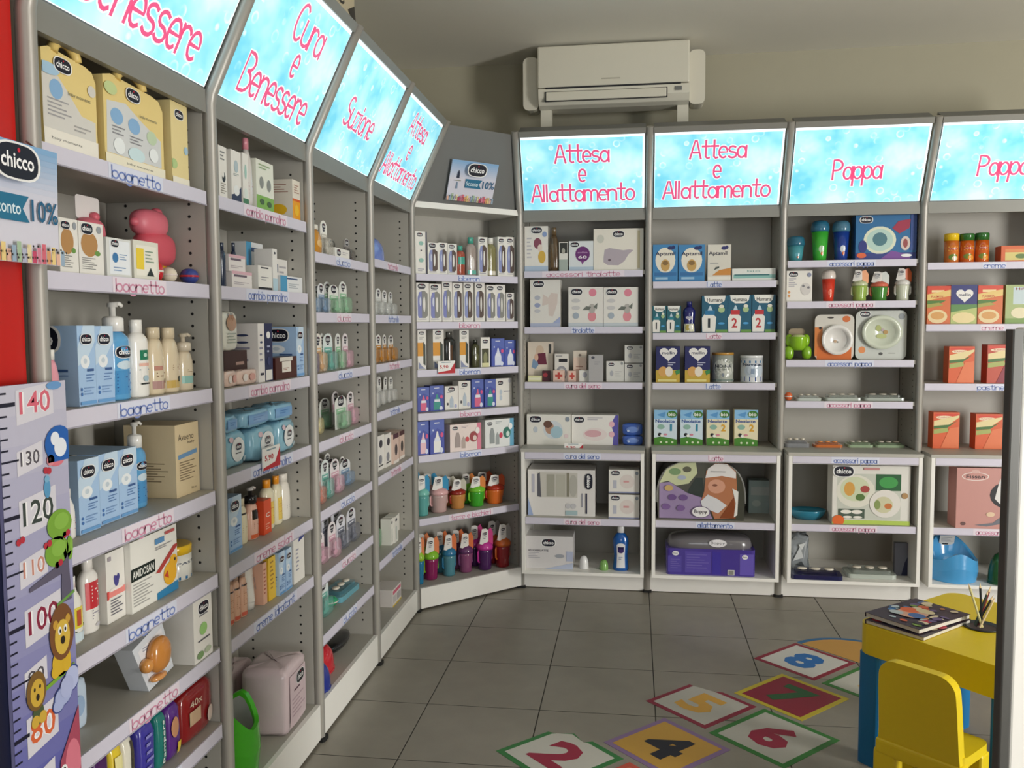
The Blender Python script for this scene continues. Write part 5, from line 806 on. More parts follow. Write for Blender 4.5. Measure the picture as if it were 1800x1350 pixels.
I(3,6,'blister','soother_pack','tealb',0.270,0.128,0.132,0.030,0.052,0.000,'soother pack with teal bubble')
I(3,6,'blister','soother_pack','tealb',0.270,0.128,0.132,0.030,0.117,0.000,'back row soother pack with teal bubble')
I(3,6,'ball','teether','green',0.374,0.076,0.041,0.094,0.048,0.000,'green round teether')
I(3,6,'flat','card_pack','tealcard',0.523,0.217,0.085,0.100,0.050,0.000,'teal and white card pack lying flat')
I(3,7,'dome','cup_lid','red',0.266,0.181,0.105,0.110,0.045,0.000,'red translucent dome container')
I(3,7,'dome','cup_lid','navy',0.109,0.129,0.100,0.110,0.000,0.000,'navy blue translucent dome container')
I(3,7,'flat','slipper','black',0.544,0.269,0.030,0.090,0.085,0.000,'glossy black oval case')
I(3,7,'flat','slipper','black',0.561,0.235,0.030,0.080,0.190,0.000,'glossy black oval case')
I(4,0,'dome','dome_pack','bluetr',0.246,0.235,0.109,0.110,0.020,0.000,'clear pack with blue dome')
I(4,1,'blister','teat_pack','clearb',0.173,0.079,0.118,0.030,0.020,0.000,'clear teat pack')
I(4,1,'blister','teat_pack','clearb',0.173,0.079,0.118,0.030,0.085,0.000,'back row clear teat pack')
I(4,1,'blister','teat_pack','clearb',0.271,0.083,0.122,0.030,0.020,0.000,'clear teat pack')
I(4,1,'blister','teat_pack','clearb',0.271,0.083,0.122,0.030,0.085,0.000,'back row clear teat pack')
I(4,1,'blister','teat_pack','clearb',0.369,0.077,0.117,0.030,0.020,0.000,'clear teat pack')
I(4,1,'blister','teat_pack','clearb',0.369,0.077,0.117,0.030,0.085,0.000,'back row clear teat pack')
I(4,1,'blister','teat_pack','clearb',0.473,0.091,0.113,0.030,0.020,0.000,'clear teat pack')
I(4,1,'blister','teat_pack','clearb',0.473,0.091,0.113,0.030,0.085,0.000,'back row clear teat pack')
I(4,2,'blister','teat_pack','amberb',0.161,0.078,0.129,0.030,0.020,0.000,'amber teat pack')
I(4,2,'blister','teat_pack','amberb',0.161,0.078,0.129,0.030,0.085,0.000,'back row amber teat pack')
I(4,2,'blister','teat_pack','amberb',0.259,0.082,0.128,0.030,0.020,0.000,'amber teat pack')
I(4,2,'blister','teat_pack','amberb',0.259,0.082,0.128,0.030,0.085,0.000,'back row amber teat pack')
I(4,2,'blister','teat_pack','amberb',0.358,0.077,0.127,0.030,0.020,0.000,'amber teat pack')
I(4,2,'blister','teat_pack','amberb',0.358,0.077,0.127,0.030,0.085,0.000,'back row amber teat pack')
I(4,2,'blister','teat_pack','amberb',0.466,0.101,0.123,0.030,0.020,0.000,'amber teat pack')
I(4,2,'blister','teat_pack','amberb',0.466,0.101,0.123,0.030,0.085,0.000,'back row amber teat pack')
I(4,3,'blister','teat_pack','whiteb',0.267,0.081,0.143,0.030,0.050,0.000,'white and clear teat pack')
I(4,3,'blister','teat_pack','whiteb',0.267,0.081,0.143,0.030,0.115,0.000,'back row white and clear teat pack')
I(4,3,'blister','teat_pack','whiteb',0.433,0.077,0.136,0.030,0.070,0.000,'white and clear teat pack')
I(4,3,'blister','teat_pack','whiteb',0.433,0.077,0.136,0.030,0.135,0.000,'back row white and clear teat pack')
I(4,3,'blister','teat_pack','whiteb',0.536,0.071,0.130,0.030,0.070,0.000,'white and clear teat pack')
I(4,3,'blister','teat_pack','whiteb',0.536,0.071,0.130,0.030,0.135,0.000,'back row white and clear teat pack')
I(4,3,'blister','teat_pack','whiteb',0.629,0.074,0.124,0.030,0.070,0.000,'white and clear teat pack')
I(4,3,'blister','teat_pack','whiteb',0.629,0.074,0.124,0.030,0.135,0.000,'back row white and clear teat pack')
I(4,4,'box','teat_box','blackpink',0.260,0.103,0.160,0.060,0.044,0.000,'white teat box with black print')
I(4,4,'box','teat_box','blackpink',0.363,0.098,0.156,0.060,0.038,0.000,'white teat box with black print')
I(4,4,'box','teat_box','pinkblack',0.463,0.099,0.143,0.080,0.029,0.000,'dark topped pink teat box')
I(4,4,'box','teat_box','pinkblack',0.605,0.096,0.139,0.080,0.038,0.000,'dark topped pink teat box')
I(4,4,'box','teat_box','pinkblack',0.636,0.084,0.100,0.080,0.121,0.000,'dark topped pink teat box')
I(4,5,'blister','teat_pack','greenb',0.314,0.079,0.167,0.030,0.070,0.000,'green and white teat pack')
I(4,5,'blister','teat_pack','greenb',0.314,0.079,0.167,0.030,0.135,0.000,'back row green and white teat pack')
I(4,5,'box','teat_box','slimwhite',0.375,0.040,0.125,0.050,0.030,0.000,'slim white teat box')
I(4,5,'box','teat_box','slimwhite',0.429,0.065,0.126,0.050,0.024,0.000,'slim white teat box')
I(4,5,'box','teat_box','slimwhite',0.617,0.121,0.086,0.050,0.077,0.000,'slim white teat box')
I(4,6,'box','multi_pack','multi',0.581,0.195,0.030,0.100,0.140,0.000,'white and pink multi-pack box')
I(4,6,'box','multi_pack','multi',0.467,0.153,0.084,0.100,0.037,0.000,'white and pink multi-pack box')
I(5,0,'box','bottle_box','bbnavy',0.074,0.067,0.215,0.080,0.030,0.000,'tall feeding-bottle box with navy side')
I(5,0,'box','bottle_box','bb1',0.146,0.065,0.161,0.060,0.030,0.000,'white feeding-bottle box')
I(5,0,'box','bottle_box','bb1',0.206,0.055,0.164,0.060,0.030,0.000,'white feeding-bottle box')
I(5,0,'box','bottle_box','bb1',0.264,0.056,0.161,0.060,0.030,0.000,'white feeding-bottle box')
I(5,0,'bottle','feeding_bottle','fbred',0.324,0.058,0.155,0.036,0.030,0.000,'red tinted feeding bottle with teal card')
I(5,0,'bottle','feeding_bottle','fbteal',0.393,0.066,0.203,0.041,0.030,0.000,'clear feeding bottle with teal card')
I(5,0,'box','bottle_box','bb1',0.460,0.060,0.207,0.060,0.030,0.000,'white feeding-bottle box')
I(5,0,'bottle','feeding_bottle','fbolive',0.524,0.061,0.207,0.038,0.030,0.000,'olive feeding bottle with white cap')
I(5,0,'box','bottle_box','bb1',0.587,0.058,0.214,0.060,0.030,0.000,'white feeding-bottle box')
I(5,0,'box','bottle_box','bb1',0.645,0.059,0.217,0.060,0.030,0.000,'white feeding-bottle box')
I(5,1,'box','bottle_box','bb2',0.080,0.075,0.200,0.060,0.030,0.000,'tall white feeding-bottle box')
I(5,1,'box','bottle_box','bb2',0.157,0.073,0.196,0.060,0.030,0.000,'tall white feeding-bottle box')
I(5,1,'box','bottle_box','bb2',0.229,0.063,0.210,0.060,0.030,0.000,'tall white feeding-bottle box')
I(5,1,'box','bottle_box','bb1',0.295,0.061,0.205,0.060,0.030,0.000,'tall white feeding-bottle box')
I(5,1,'box','bottle_box','bb1',0.363,0.062,0.207,0.060,0.030,0.000,'tall white feeding-bottle box')
I(5,1,'box','bottle_box','bb1',0.437,0.063,0.209,0.060,0.030,0.000,'tall white feeding-bottle box')
I(5,1,'box','bottle_box','bb2',0.512,0.065,0.198,0.060,0.030,0.000,'tall white feeding-bottle box')
I(5,1,'box','bottle_box','bb2',0.575,0.062,0.200,0.060,0.030,0.000,'tall white feeding-bottle box')
I(5,1,'box','bottle_box','bb1',0.641,0.055,0.157,0.060,0.030,0.000,'short white feeding-bottle box')
I(5,2,'box','bottle_box','bborange',0.071,0.051,0.204,0.060,0.030,0.000,'white and orange feeding-bottle box')
I(5,2,'box','bottle_box','bborange',0.171,0.066,0.204,0.060,0.030,0.000,'white and orange feeding-bottle box')
I(5,2,'box','bottle_box','bborange',0.333,0.058,0.202,0.060,0.030,0.000,'white and orange feeding-bottle box')
I(5,2,'bottle','feeding_bottle','fbdark',0.252,0.075,0.194,0.046,0.030,0.000,'dark glass feeding bottle behind the price tag')
I(5,2,'box','price_tag','tag',0.194,0.105,0.065,0.004,-0.012,0.000,'white price tag with red corner')
I(5,2,'bottle','feeding_bottle','fbolive2',0.415,0.048,0.149,0.030,0.030,0.000,'olive black feeding bottle')
I(5,2,'box','bottle_box','bbblack',0.470,0.060,0.161,0.060,0.030,0.000,'white box with dark bottle picture')
I(5,2,'box','bottle_box','bbblue',0.555,0.087,0.153,0.060,0.030,0.000,'tall blue feeding-bottle box')
I(5,2,'box','bottle_box','bbblue',0.639,0.077,0.143,0.060,0.030,0.000,'short blue feeding-bottle box')
I(5,3,'box','bottle_box','bbpink',0.101,0.072,0.128,0.060,0.070,0.000,'blue box with pink bottle')
I(5,3,'box','bottle_box','bbteal',0.184,0.085,0.133,0.060,0.070,0.000,'blue box with teal bottle')
I(5,3,'box','bottle_box','bbgrey',0.275,0.083,0.126,0.060,0.070,0.000,'short white bottle box with grey print')
I(5,3,'box','bottle_box','bbgrey',0.359,0.077,0.150,0.060,0.070,0.000,'tall white bottle box with grey print')
I(5,3,'box','bottle_box','bbpink',0.445,0.079,0.155,0.060,0.070,0.000,'blue box with pink bottle')
I(5,3,'box','bottle_box','bbteal',0.529,0.075,0.151,0.060,0.070,0.000,'blue box with teal bottle')
I(5,3,'box','bottle_box','bbwide',0.623,0.109,0.153,0.060,0.070,0.000,'wide white box with line drawings')
I(5,4,'box','bottle_box','bbpinkw',0.063,0.068,0.174,0.060,0.015,0.000,'blue box with pale pink bottle')
I(5,4,'box','bottle_box','bbwhitew',0.142,0.087,0.178,0.060,0.005,0.000,'blue box with white bottle')
I(5,4,'box','gift_set','setpink',0.321,0.200,0.144,0.070,0.005,0.000,'white and pink feeding gift set box')
I(5,4,'box','gift_set','setblue',0.544,0.193,0.153,0.070,0.005,0.000,'white and blue feeding gift set box')
I(5,5,'cup','sippy_cup','cteal',0.089,0.086,0.216,0.078,0.039,0.000,'teal sippy cup with blue handle card')
I(5,5,'cup','sippy_cup','cteal',0.089,0.086,0.216,0.078,0.127,0.000,'back row teal sippy cup with blue handle card')
I(5,5,'cup','sippy_cup','cpink',0.207,0.114,0.195,0.103,0.051,0.000,'pale pink sippy cup with blue handle card')
I(5,5,'cup','sippy_cup','cpink',0.207,0.114,0.195,0.103,0.163,0.000,'back row pale pink sippy cup with blue handle card')
I(5,5,'cup','sippy_cup','camber',0.336,0.104,0.163,0.093,0.070,0.000,'amber and red sippy cup')
I(5,5,'cup','sippy_cup','camber',0.336,0.104,0.163,0.093,0.173,0.000,'back row amber and red sippy cup')
I(5,5,'cup','sippy_cup','cgreen',0.454,0.107,0.167,0.096,0.056,0.000,'green sippy cup with orange card')
I(5,5,'cup','sippy_cup','cgreen',0.454,0.107,0.167,0.096,0.162,0.000,'back row green sippy cup with orange card')
I(5,5,'cup','sippy_cup','corange',0.579,0.126,0.163,0.110,0.053,0.000,'orange sippy cup with red lid')
I(5,5,'cup','sippy_cup','corange',0.579,0.126,0.163,0.110,0.173,0.000,'back row orange sippy cup with red lid')
I(5,6,'cup','sippy_cup','cblue',0.064,0.059,0.251,0.053,0.046,0.000,'blue straw cup with green lid')
I(5,6,'cup','sippy_cup','cblue',0.064,0.059,0.251,0.053,0.108,0.000,'back row blue straw cup with green lid')
I(5,6,'cup','sippy_cup','cmagenta',0.159,0.096,0.231,0.086,0.070,0.000,'magenta straw cup with green lid')
I(5,6,'cup','sippy_cup','cmagenta',0.159,0.096,0.231,0.086,0.166,0.000,'back row magenta straw cup with green lid')
I(5,6,'cup','sippy_cup','cteal2',0.273,0.088,0.229,0.079,0.070,0.000,'teal straw cup with blue lid')
I(5,6,'cup','sippy_cup','cteal2',0.273,0.088,0.229,0.079,0.159,0.000,'back row teal straw cup with blue lid')
I(5,6,'cup','sippy_cup','cmauve',0.383,0.094,0.219,0.085,0.070,0.000,'mauve straw cup with purple lid')
I(5,6,'cup','sippy_cup','cmauve',0.383,0.094,0.219,0.085,0.165,0.000,'back row mauve straw cup with purple lid')
I(5,6,'cup','sippy_cup','cpurple',0.495,0.100,0.233,0.090,0.042,0.000,'purple straw cup with pink lid')
I(5,6,'cup','sippy_cup','cpurple',0.495,0.100,0.233,0.090,0.142,0.000,'back row purple straw cup with pink lid')
I(5,6,'cup','sippy_cup','cred',0.607,0.103,0.245,0.093,0.025,0.000,'dark red straw cup with orange lid')
I(5,6,'cup','sippy_cup','cred',0.607,0.103,0.245,0.093,0.127,0.000,'back row dark red straw cup with orange lid')
I(6,0,'box','pump_box','nippleyellow',0.087,0.129,0.247,0.090,0.030,0.000,'tall white box with plum and yellow print')
I(6,0,'bottle','wooden_holder','wood',0.183,0.057,0.239,0.037,0.030,0.000,'brown rounded holder')
I(6,0,'box','small_box','blackwhite',0.237,0.047,0.157,0.040,0.030,0.000,'small white and dark box')
I(6,0,'box','pads_box','purplecirc',0.334,0.133,0.162,0.080,0.030,0.000,'white box with purple balloon circle')
I(6,0,'box','night_light','whale',0.537,0.269,0.225,0.100,0.030,0.000,'large white box with grey whale shape')
I(6,1,'box','breast_pump_box','bpump',0.136,0.167,0.260,0.120,0.030,0.000,'tall white breast pump box')
I(6,1,'box','breast_pump_box','bpump2',0.359,0.190,0.217,0.120,0.030,0.000,'white breast pump box with pink print')
I(6,1,'box','breast_pump_box','bpump2',0.551,0.188,0.214,0.120,0.030,0.000,'white breast pump box with pink print')
I(6,2,'box','nursing_box','nurse',0.099,0.142,0.220,0.060,0.113,0.000,'cream box with person in plum top')
I(6,2,'box','nursing_box','ringbox',0.222,0.077,0.154,0.050,0.076,0.000,'white box with grey ring print')
I(6,2,'box','nursing_box','pinkcream',0.324,0.073,0.170,0.050,0.084,0.000,'pale pink cream box')
I(6,2,'box','nursing_box','greybox',0.415,0.079,0.149,0.050,0.030,0.000,'grey box')
I(6,2,'box','cream_box','redcross',0.209,0.062,0.063,0.030,0.043,0.000,'small pink box with red cross print')
I(6,2,'box','cream_box','redcross',0.283,0.042,0.060,0.030,0.047,0.000,'small pink box with red cross print')
I(6,2,'box','cream_box','whitesm',0.348,0.052,0.063,0.030,0.051,0.000,'small white box')
I(6,2,'box','cream_box','yellowflat',0.075,0.075,0.032,0.040,0.036,0.000,'flat pale yellow box')
I(6,2,'box','cream_box','darkred',0.136,0.044,0.059,0.040,0.070,0.000,'small dark red box')
I(6,2,'box','nursing_box','greyprint',0.520,0.097,0.113,0.050,0.070,0.000,'white box with grey print')
I(6,2,'box','nursing_box','greyprint',0.622,0.100,0.100,0.080,0.070,0.000,'white box with grey print, lower of two')
I(6,2,'box','nursing_box','greyprint',0.622,0.100,0.097,0.080,0.070,0.104,'white box with grey print, upper of two')
I(6,3,'box','pads_box','babybox',0.155,0.244,0.169,0.100,0.009,0.000,'white box with sleeping baby picture')
I(6,3,'box','pads_box','pinkpad',0.410,0.258,0.165,0.100,0.034,0.000,'white box with violet right edge')
I(6,3,'pillow','packet','bluepk',0.617,0.112,0.054,0.060,0.032,0.000,'blue soft packet, lower of two')
I(6,3,'pillow','packet','bluepk',0.617,0.112,0.066,0.060,0.032,0.054,'blue soft packet, upper of two')
I(6,3,'box','price_tag','tag',0.302,0.102,0.048,0.004,-0.100,0.000,'white price tag with red corner')
I(6,4,'box','sterilizer_box','steri',0.233,0.367,0.254,0.200,-0.089,0.000,'large white sterilizer box with grey print')
I(6,4,'box','bottle_box','padnavy',0.573,0.164,0.130,0.120,-0.121,0.000,'white box with pale oval, lower of two')
I(6,4,'box','bottle_box','padnavy',0.573,0.163,0.126,0.120,-0.121,0.139,'white box with pale oval, upper of two')
I(6,5,'box','hospital_box','sachet',0.168,0.257,0.181,0.150,-0.102,0.000,'white box with black oval logo')
I(6,5,'dome','breast_shell','whitedome',0.355,0.050,0.070,0.050,-0.091,0.000,'small white dome shell')
I(6,5,'dome','breast_shell','greendome',0.464,0.049,0.054,0.049,-0.100,0.000,'small green dome shell')
I(6,5,'bottle','bottle','bluemilk',0.556,0.086,0.247,0.053,-0.100,0.000,'royal blue bottle with white label')
I(7,0,'box','formula_box','aptamil',0.089,0.133,0.200,0.080,0.030,0.000,'blue biscuit box with white oval')
I(7,0,'box','formula_box','aptamil',0.229,0.138,0.197,0.080,0.030,0.000,'blue biscuit box with white oval')
I(7,0,'box','formula_box','aptgold',0.374,0.122,0.195,0.080,0.030,0.000,'white and orange cereal box')
I(7,0,'box','formula_box','flatwhite',0.555,0.225,0.065,0.100,0.030,0.000,'flat white and teal box')
I(7,1,'box','formula_box','humS',0.059,0.073,0.146,0.060,0.030,0.000,'small teal formula carton numbered 1')
I(7,1,'box','formula_box','humS',0.136,0.076,0.145,0.060,0.030,0.000,'small teal formula carton numbered 1')
I(7,1,'bottle','milk_bottle','mellinb',0.219,0.066,0.169,0.041,0.030,0.000,'navy and white milk bottle')
I(7,1,'box','formula_box','hum1',0.353,0.135,0.198,0.080,0.030,0.000,'large teal formula carton numbered 1')
I(7,1,'box','formula_box','hum2',0.484,0.122,0.200,0.080,0.030,0.000,'large teal formula carton numbered red 2')
I(7,1,'box','formula_box','hum2',0.609,0.121,0.201,0.080,0.030,0.000,'large teal formula carton numbered red 2')
I(7,2,'box','formula_box','mellin',0.106,0.128,0.196,0.080,0.030,0.000,'navy gold formula box with white heart')
I(7,2,'box','formula_box','mellin',0.264,0.133,0.196,0.080,0.030,0.000,'navy gold formula box with white heart')
I(7,2,'can','formula_can','nidina',0.404,0.117,0.162,0.110,0.030,0.000,'grey formula can with gold lid')
I(7,2,'can','formula_can','novalac',0.557,0.122,0.146,0.110,0.030,0.000,'white and blue formula can')
I(7,3,'box','formula_box','neo1',0.097,0.124,0.193,0.070,0.070,0.000,'pale blue organic milk box numbered 1')
I(7,3,'box','formula_box','neo1',0.238,0.120,0.194,0.070,0.070,0.000,'pale blue organic milk box numbered 1')
I(7,3,'box','formula_box','neo2',0.380,0.122,0.195,0.070,0.070,0.000,'cream organic milk box numbered 2')
I(7,3,'box','formula_box','neo2',0.530,0.124,0.197,0.070,0.070,0.000,'cream organic milk box numbered 2')
I(7,4,'arch','nursing_pillow','boppy',0.278,0.472,0.315,0.180,-0.102,0.000,'arched nursing pillow pack with baby picture')
I(7,4,'box','carton','paleteal',0.612,0.119,0.182,0.080,0.100,0.000,'pale teal carton in the shadow behind the pillow')
I(7,5,'pillowpack','nursing_pillow','boppypurple',0.330,0.464,0.215,0.200,-0.129,0.000,'purple nursing pillow pack with grey cushion on top')
I(8,0,'cup2','snack_cup','tealsm',0.077,0.096,0.134,0.096,0.030,0.000,'small teal lidded cup')
I(8,0,'cup2','tumbler','greent',0.201,0.098,0.215,0.098,0.030,0.000,'green tumbler with teal lid')
I(8,0,'cup2','tumbler','bluet',0.309,0.095,0.212,0.095,0.030,0.000,'dark blue tumbler with clear lid')
I(8,0,'box','meal_set','dory',0.523,0.302,0.231,0.100,0.030,0.000,'large blue meal set box with plate picture')
I(8,1,'box','meal_box','whitemeal',0.091,0.131,0.163,0.050,0.030,0.000,'white box with small line drawings')
I(8,1,'cup2','tumbler','redt',0.247,0.075,0.166,0.075,0.030,0.000,'red drinking cup')
I(8,1,'cup','sippy_cup','gclear',0.406,0.089,0.164,0.080,0.030,0.000,'clear green sippy cup with orange card')
I(8,1,'cup','sippy_cup','gdark',0.507,0.097,0.154,0.087,0.030,0.000,'green sippy cup with grey card')
I(8,1,'cup','sippy_cup','gwhite',0.623,0.085,0.170,0.076,0.030,0.000,'white and green training cup with round lid')
I(8,2,'frog','bowl_holder','lime',0.098,0.146,0.166,0.110,0.030,0.000,'lime green suction bowl with two feet')
I(8,2,'plate','plate_pack','plateorange',0.279,0.200,0.240,0.030,0.030,0.000,'white plate on orange card')
I(8,2,'plate','plate_pack','plategrey',0.517,0.260,0.259,0.030,0.030,0.000,'pale green plate on grey card')
I(8,3,'ball','spoon_case','orange',0.043,0.041,0.045,0.041,0.005,0.000,'orange round spoon case')
I(8,3,'flat','spoon_pack','clearflat',0.147,0.131,0.033,0.100,0.007,0.000,'flat clear spoon pack')
I(8,3,'flat','spoon_pack','clearflat',0.324,0.188,0.036,0.100,0.020,0.000,'flat clear spoon pack')
I(8,3,'flat','spoon_pack','clearflat',0.539,0.206,0.036,0.100,0.036,0.000,'flat clear spoon pack')
I(8,4,'flat','tray','greytray',0.095,0.130,0.046,0.100,0.030,0.000,'grey and black tray lying flat')
I(8,4,'flat','spoon_pack','orangeflat',0.260,0.147,0.031,0.080,0.046,0.000,'flat orange spoon pack')
I(8,4,'flat','spoon_pack','greenflat',0.428,0.134,0.031,0.100,0.062,0.000,'flat pale green spoon pack')
I(8,4,'flat','spoon_pack','greenflat',0.584,0.150,0.030,0.100,0.070,0.000,'flat pale green spoon pack')
I(8,5,'flat','plate','tealplate',0.148,0.191,0.070,0.140,-0.064,0.000,'teal and orange plate lying flat')
I(8,5,'box','meal_set','mealset',0.442,0.385,0.307,0.120,-0.109,0.000,'white meal set box with two plates')
I(8,6,'pillow','bag','silverbag',0.111,0.091,0.202,0.080,-0.008,0.000,'crumpled silver bag')
I(8,6,'flat','tray','navytray',0.176,0.260,0.060,0.120,-0.145,0.000,'glossy navy tray with clear film')
I(8,6,'flat','tray','clearflat',0.463,0.250,0.054,0.140,-0.092,0.000,'flat clear tray pack')
I(8,6,'box','carton','navybook',0.637,0.083,0.174,0.030,-0.009,0.000,'grey and navy box leaning right')
I(9,0,'jar','jar','jaryellow',0.159,0.072,0.152,0.072,0.030,0.000,'orange granule jar with yellow lid')
I(9,0,'jar','jar','jargreen',0.234,0.072,0.150,0.072,0.030,0.000,'orange granule jar with green lid')
I(9,0,'jar','jar','jargreen',0.307,0.069,0.152,0.069,0.030,0.000,'orange granule jar with green lid')
I(9,0,'box','cereal_box','orangeflat2',0.485,0.191,0.082,0.080,0.030,0.000,'flat orange cereal box')
I(9,1,'box','cereal_box','plas',0.093,0.115,0.198,0.080,0.030,0.000,'orange cereal box with food bowl')
I(9,1,'box','cereal_box','mellinc',0.216,0.128,0.202,0.080,0.030,0.000,'navy and gold cereal box with white heart')
I(9,1,'box','cereal_box','plas',0.344,0.121,0.198,0.080,0.030,0.000,'orange cereal box with food bowl')
I(9,1,'box','cereal_box','hipp',0.482,0.128,0.199,0.080,0.030,0.000,'pale green cereal box')
I(9,2,'box','cereal_box','plas2',0.213,0.126,0.192,0.080,0.030,0.000,'orange pasta box with green stripe')
I(9,2,'box','cereal_box','plasred',0.413,0.149,0.201,0.080,0.030,0.000,'dark red pasta box')
I(9,3,'box','cereal_box','plas2',0.160,0.131,0.193,0.080,0.070,0.000,'orange pasta box with green stripe')
I(9,3,'box','cereal_box','plas2',0.370,0.132,0.186,0.080,0.063,0.000,'orange pasta box with green stripe')
I(9,4,'box','gift_box','fissan',0.293,0.294,0.310,0.120,-0.145,0.000,'large dusty pink gift box with black bag picture')
I(9,5,'dome','stool','greenstool',0.404,0.148,0.164,0.110,-0.145,0.000,'dark green plastic item beside the blue potty')
place_items()

# ================================================================== other things in the room
# air conditioner standing on two posts in front of the back wall
A = thing('air_conditioner', 'cream wall air conditioner above the back shelves near the ceiling', 'air conditioner', (-.12, 4.80, 2.6))
bevel(MB().box(-.405, .405, .0, .18, .153, .372).build('front_panel', 'ac', A), .008)
lo = MB(); prof = [(.0, .148), (.004, .10), (.03, .064), (.07, .052), (.18, .05), (.18, .148)]
lo.prism([(-.40, y, z) for y, z in prof], [(.405, y, z) for y, z in prof]); bevel(lo.build('lower_body', 'ac', A), .004)
MB().box(-.36, .36, -.001, .01, .144, .153).build('panel_gap', 'dark', A)
v = MB().box(-.365, .29, -.002, .01, .078, .130).build('vane_recess', 'dark', A); bevel(MB().box(-.358, .284, -.010, .006, .081, .127).build('vane', 'ac', v), .004)
MB().box(.33, .365, -.004, .002, .112, .132).build('display_window', 'grey', A)
pl = MB(); art(pl, [Rc(0, 0, 1, 1, 'b4b0a0')], lambda x, y, k: (-.06+.10*x, -.0009, .185+.007*y), .1, .007); pl.build('name_plate', 'pr', A)
for s in (-1, 1): bevel(MB().rbox(s*.405 if s > 0 else -.49, .49 if s > 0 else -.405, .06, .18, .050, .335, .03, ax='y').build('side_cover', 'ac', A), .01)
for x in (-.395, .345): MB().box(x, x+.06, .08, .14, -.509, .06).build('support_post', 'ac', A)

# sheets and boards near the first pole
struct_red = MB().box(-1.135, -1.118, .55, 1.478, 0, ZC-.05).build('red_panel', 'red'); tag(struct_red, 'tall glossy red panel at the far left edge', 'panel')
nb = MB().box(-1.085, -1.073, 1.06, 1.512, 0, 1.372).build('navy_board', 'navy'); tag(nb, 'dark navy board behind the purple height chart', 'board')
CW, CZ0, CZ1 = .176, .10, 1.38; CH = CZ1-CZ0
ch = thing('height_chart', 'purple children height chart with numbers from 140 downwards', 'height chart', (-1.066, 1.424, 0), math.pi/2)
MB().box(-CW/2, CW/2, 0, .006, CZ0, CZ1, '8a88b4').build('board', 'pr', ch)
zf = lambda cm: (1.347-(140-cm)*.00985-CZ0)/CH
c0, c1 = hx('c4c2d2'), hx('5a5ca8'); pr = []
for i in range(24):
    t = i/23; t2 = min(1, max(0, (1-t)*1.7)); pr.append(Rc(0, i/24, 1, (i+1)/24, tuple(c0[j]+(c1[j]-c0[j])*t2 for j in range(3))))
bgm = MB(); Mc = lambda x, y, k: (-CW/2+x*CW, -.0006-.00003*k, CZ0+y*CH); art(bgm, pr, Mc, CW, CH); bgm.build('printed_sheet', 'pr', ch)
tk = MB(); Mt = lambda x, y, k: (-CW/2+x*CW, -.0016-.0002*k, CZ0+y*CH)
for cm in range(56, 143):
    if cm % 2 == 0 or cm % 10 == 0:
        l, hw = (.22, .0028) if cm % 20 == 0 else (.24, .0014) if cm % 10 == 0 else (.10, .0013)
        art(tk, [Rc(0, zf(cm)-hw, l, zf(cm)+hw, '16172e')], Mt, CW, CH)
tk.build('scale_marks', 'pr', ch)
for cm, c, w_, h_, nx in ((140, 'd8687a', .46, .040, .51), (130, '55505a', .28, .026, .40), (120, '3a4440', .46, .044, .49), (110, 'c88a7a', .32, .03, .39), (100, '8a2440', .46, .044, .50), (90, '55505a', .24, .026, .35), (80, 'd8663a', .38, .048, .42), (70, '55505a', .26, .026, .4), (60, '3f7a4a', .4, .045, .45)):
    nm = MB(); y = zf(cm); art(nm, [P([(nx-w_*.5-.05, y-h_*.5-.010), (nx+w_*.5+.05, y-h_*.5), (nx+w_*.5+.05, y+h_*.5+.008), (nx-w_*.5-.05, y+h_*.5-.002)], 'd8d5de'), T(nx, y, w_, h_*.8, str(cm), 'f6f4f6', .05), T(nx, y, w_, h_*.78, str(cm), c, .01)], Mt, CW, CH); nm.build('number', 'pr', ch)
def pic(name, prims): m_ = MB(); art(m_, prims, lambda x, y, k: (-CW/2+x*CW, -.0032-.0002*k, CZ0+y*CH), CW, CH); m_.build(name, 'pr', ch)
s_ = CW/CH
pic('parachute_print', [E(.84, zf(131.6), .22, .026, '1f5fb0'), Rc(.66, zf(131.6)-.026, .995, zf(131.6)-.006, '1f5fb0'), E(.78, zf(132.6), .07, .010, 'e8ecf4'), E(.86, zf(130.8), .10, .014, 'e8ecf4')])
pic('bird_print', [E(.80, zf(128.6), .12, .010, 'dc7684'), E(.70, zf(128.7), .06, .008, 'e08a92'), E(.69, zf(128.9), .018, .003, '1c1a18')])
pic('cherry_print', [E(.62, zf(127), .035, .005, 'b83040'), E(.67, zf(126.8), .035, .005, 'b83040')])
pic('fish_print', [E(.63, zf(123.6), .05, .014, '5a9ac4'), E(.63, zf(125.4), .04, .005, '7ab0d0')])
pic('tree_trunk_print', [P([(.78, zf(101)), (.95, zf(101)), (.92, zf(109)), (1, zf(110.6)), (.9, zf(110)), (.84, zf(113.5)), (.80, zf(113.3)), (.86, zf(109)), (.3, zf(106.4)), (.3, zf(105.6)), (.80, zf(106.6))], '5f5a6e'), P([(.70, zf(100.6)), (1, zf(102)), (1, zf(102.6)), (.70, zf(101.2))], '6a9a4a')])
for nm_, cx_, cm_, rx_, ry_ in (('leaf_print', .80, 116.2, .20, .022), ('leaf_print', .74, 111.2, .19, .022), ('leaf_print', .95, 111, .05, .018)): pic(nm_, [E(cx_, zf(cm_), rx_, ry_, '7aa83a'), E(cx_+.03, zf(cm_)+.004, rx_*.6, ry_*.55, '8ab84a')])
for cx_, cm_ in ((.60, 113), (.90, 113.8), (.76, 108.6), (.20, 115.4)): pic('cherry_print', [E(cx_-.025, zf(cm_), .035, .005, 'b83040'), E(cx_+.03, zf(cm_)+.002, .035, .005, 'b83040')])
pic('grass_print', [P([(.45, zf(86)), (.95, zf(87.6)), (.95, zf(88.4)), (.45, zf(86.8))], '7aa838')])
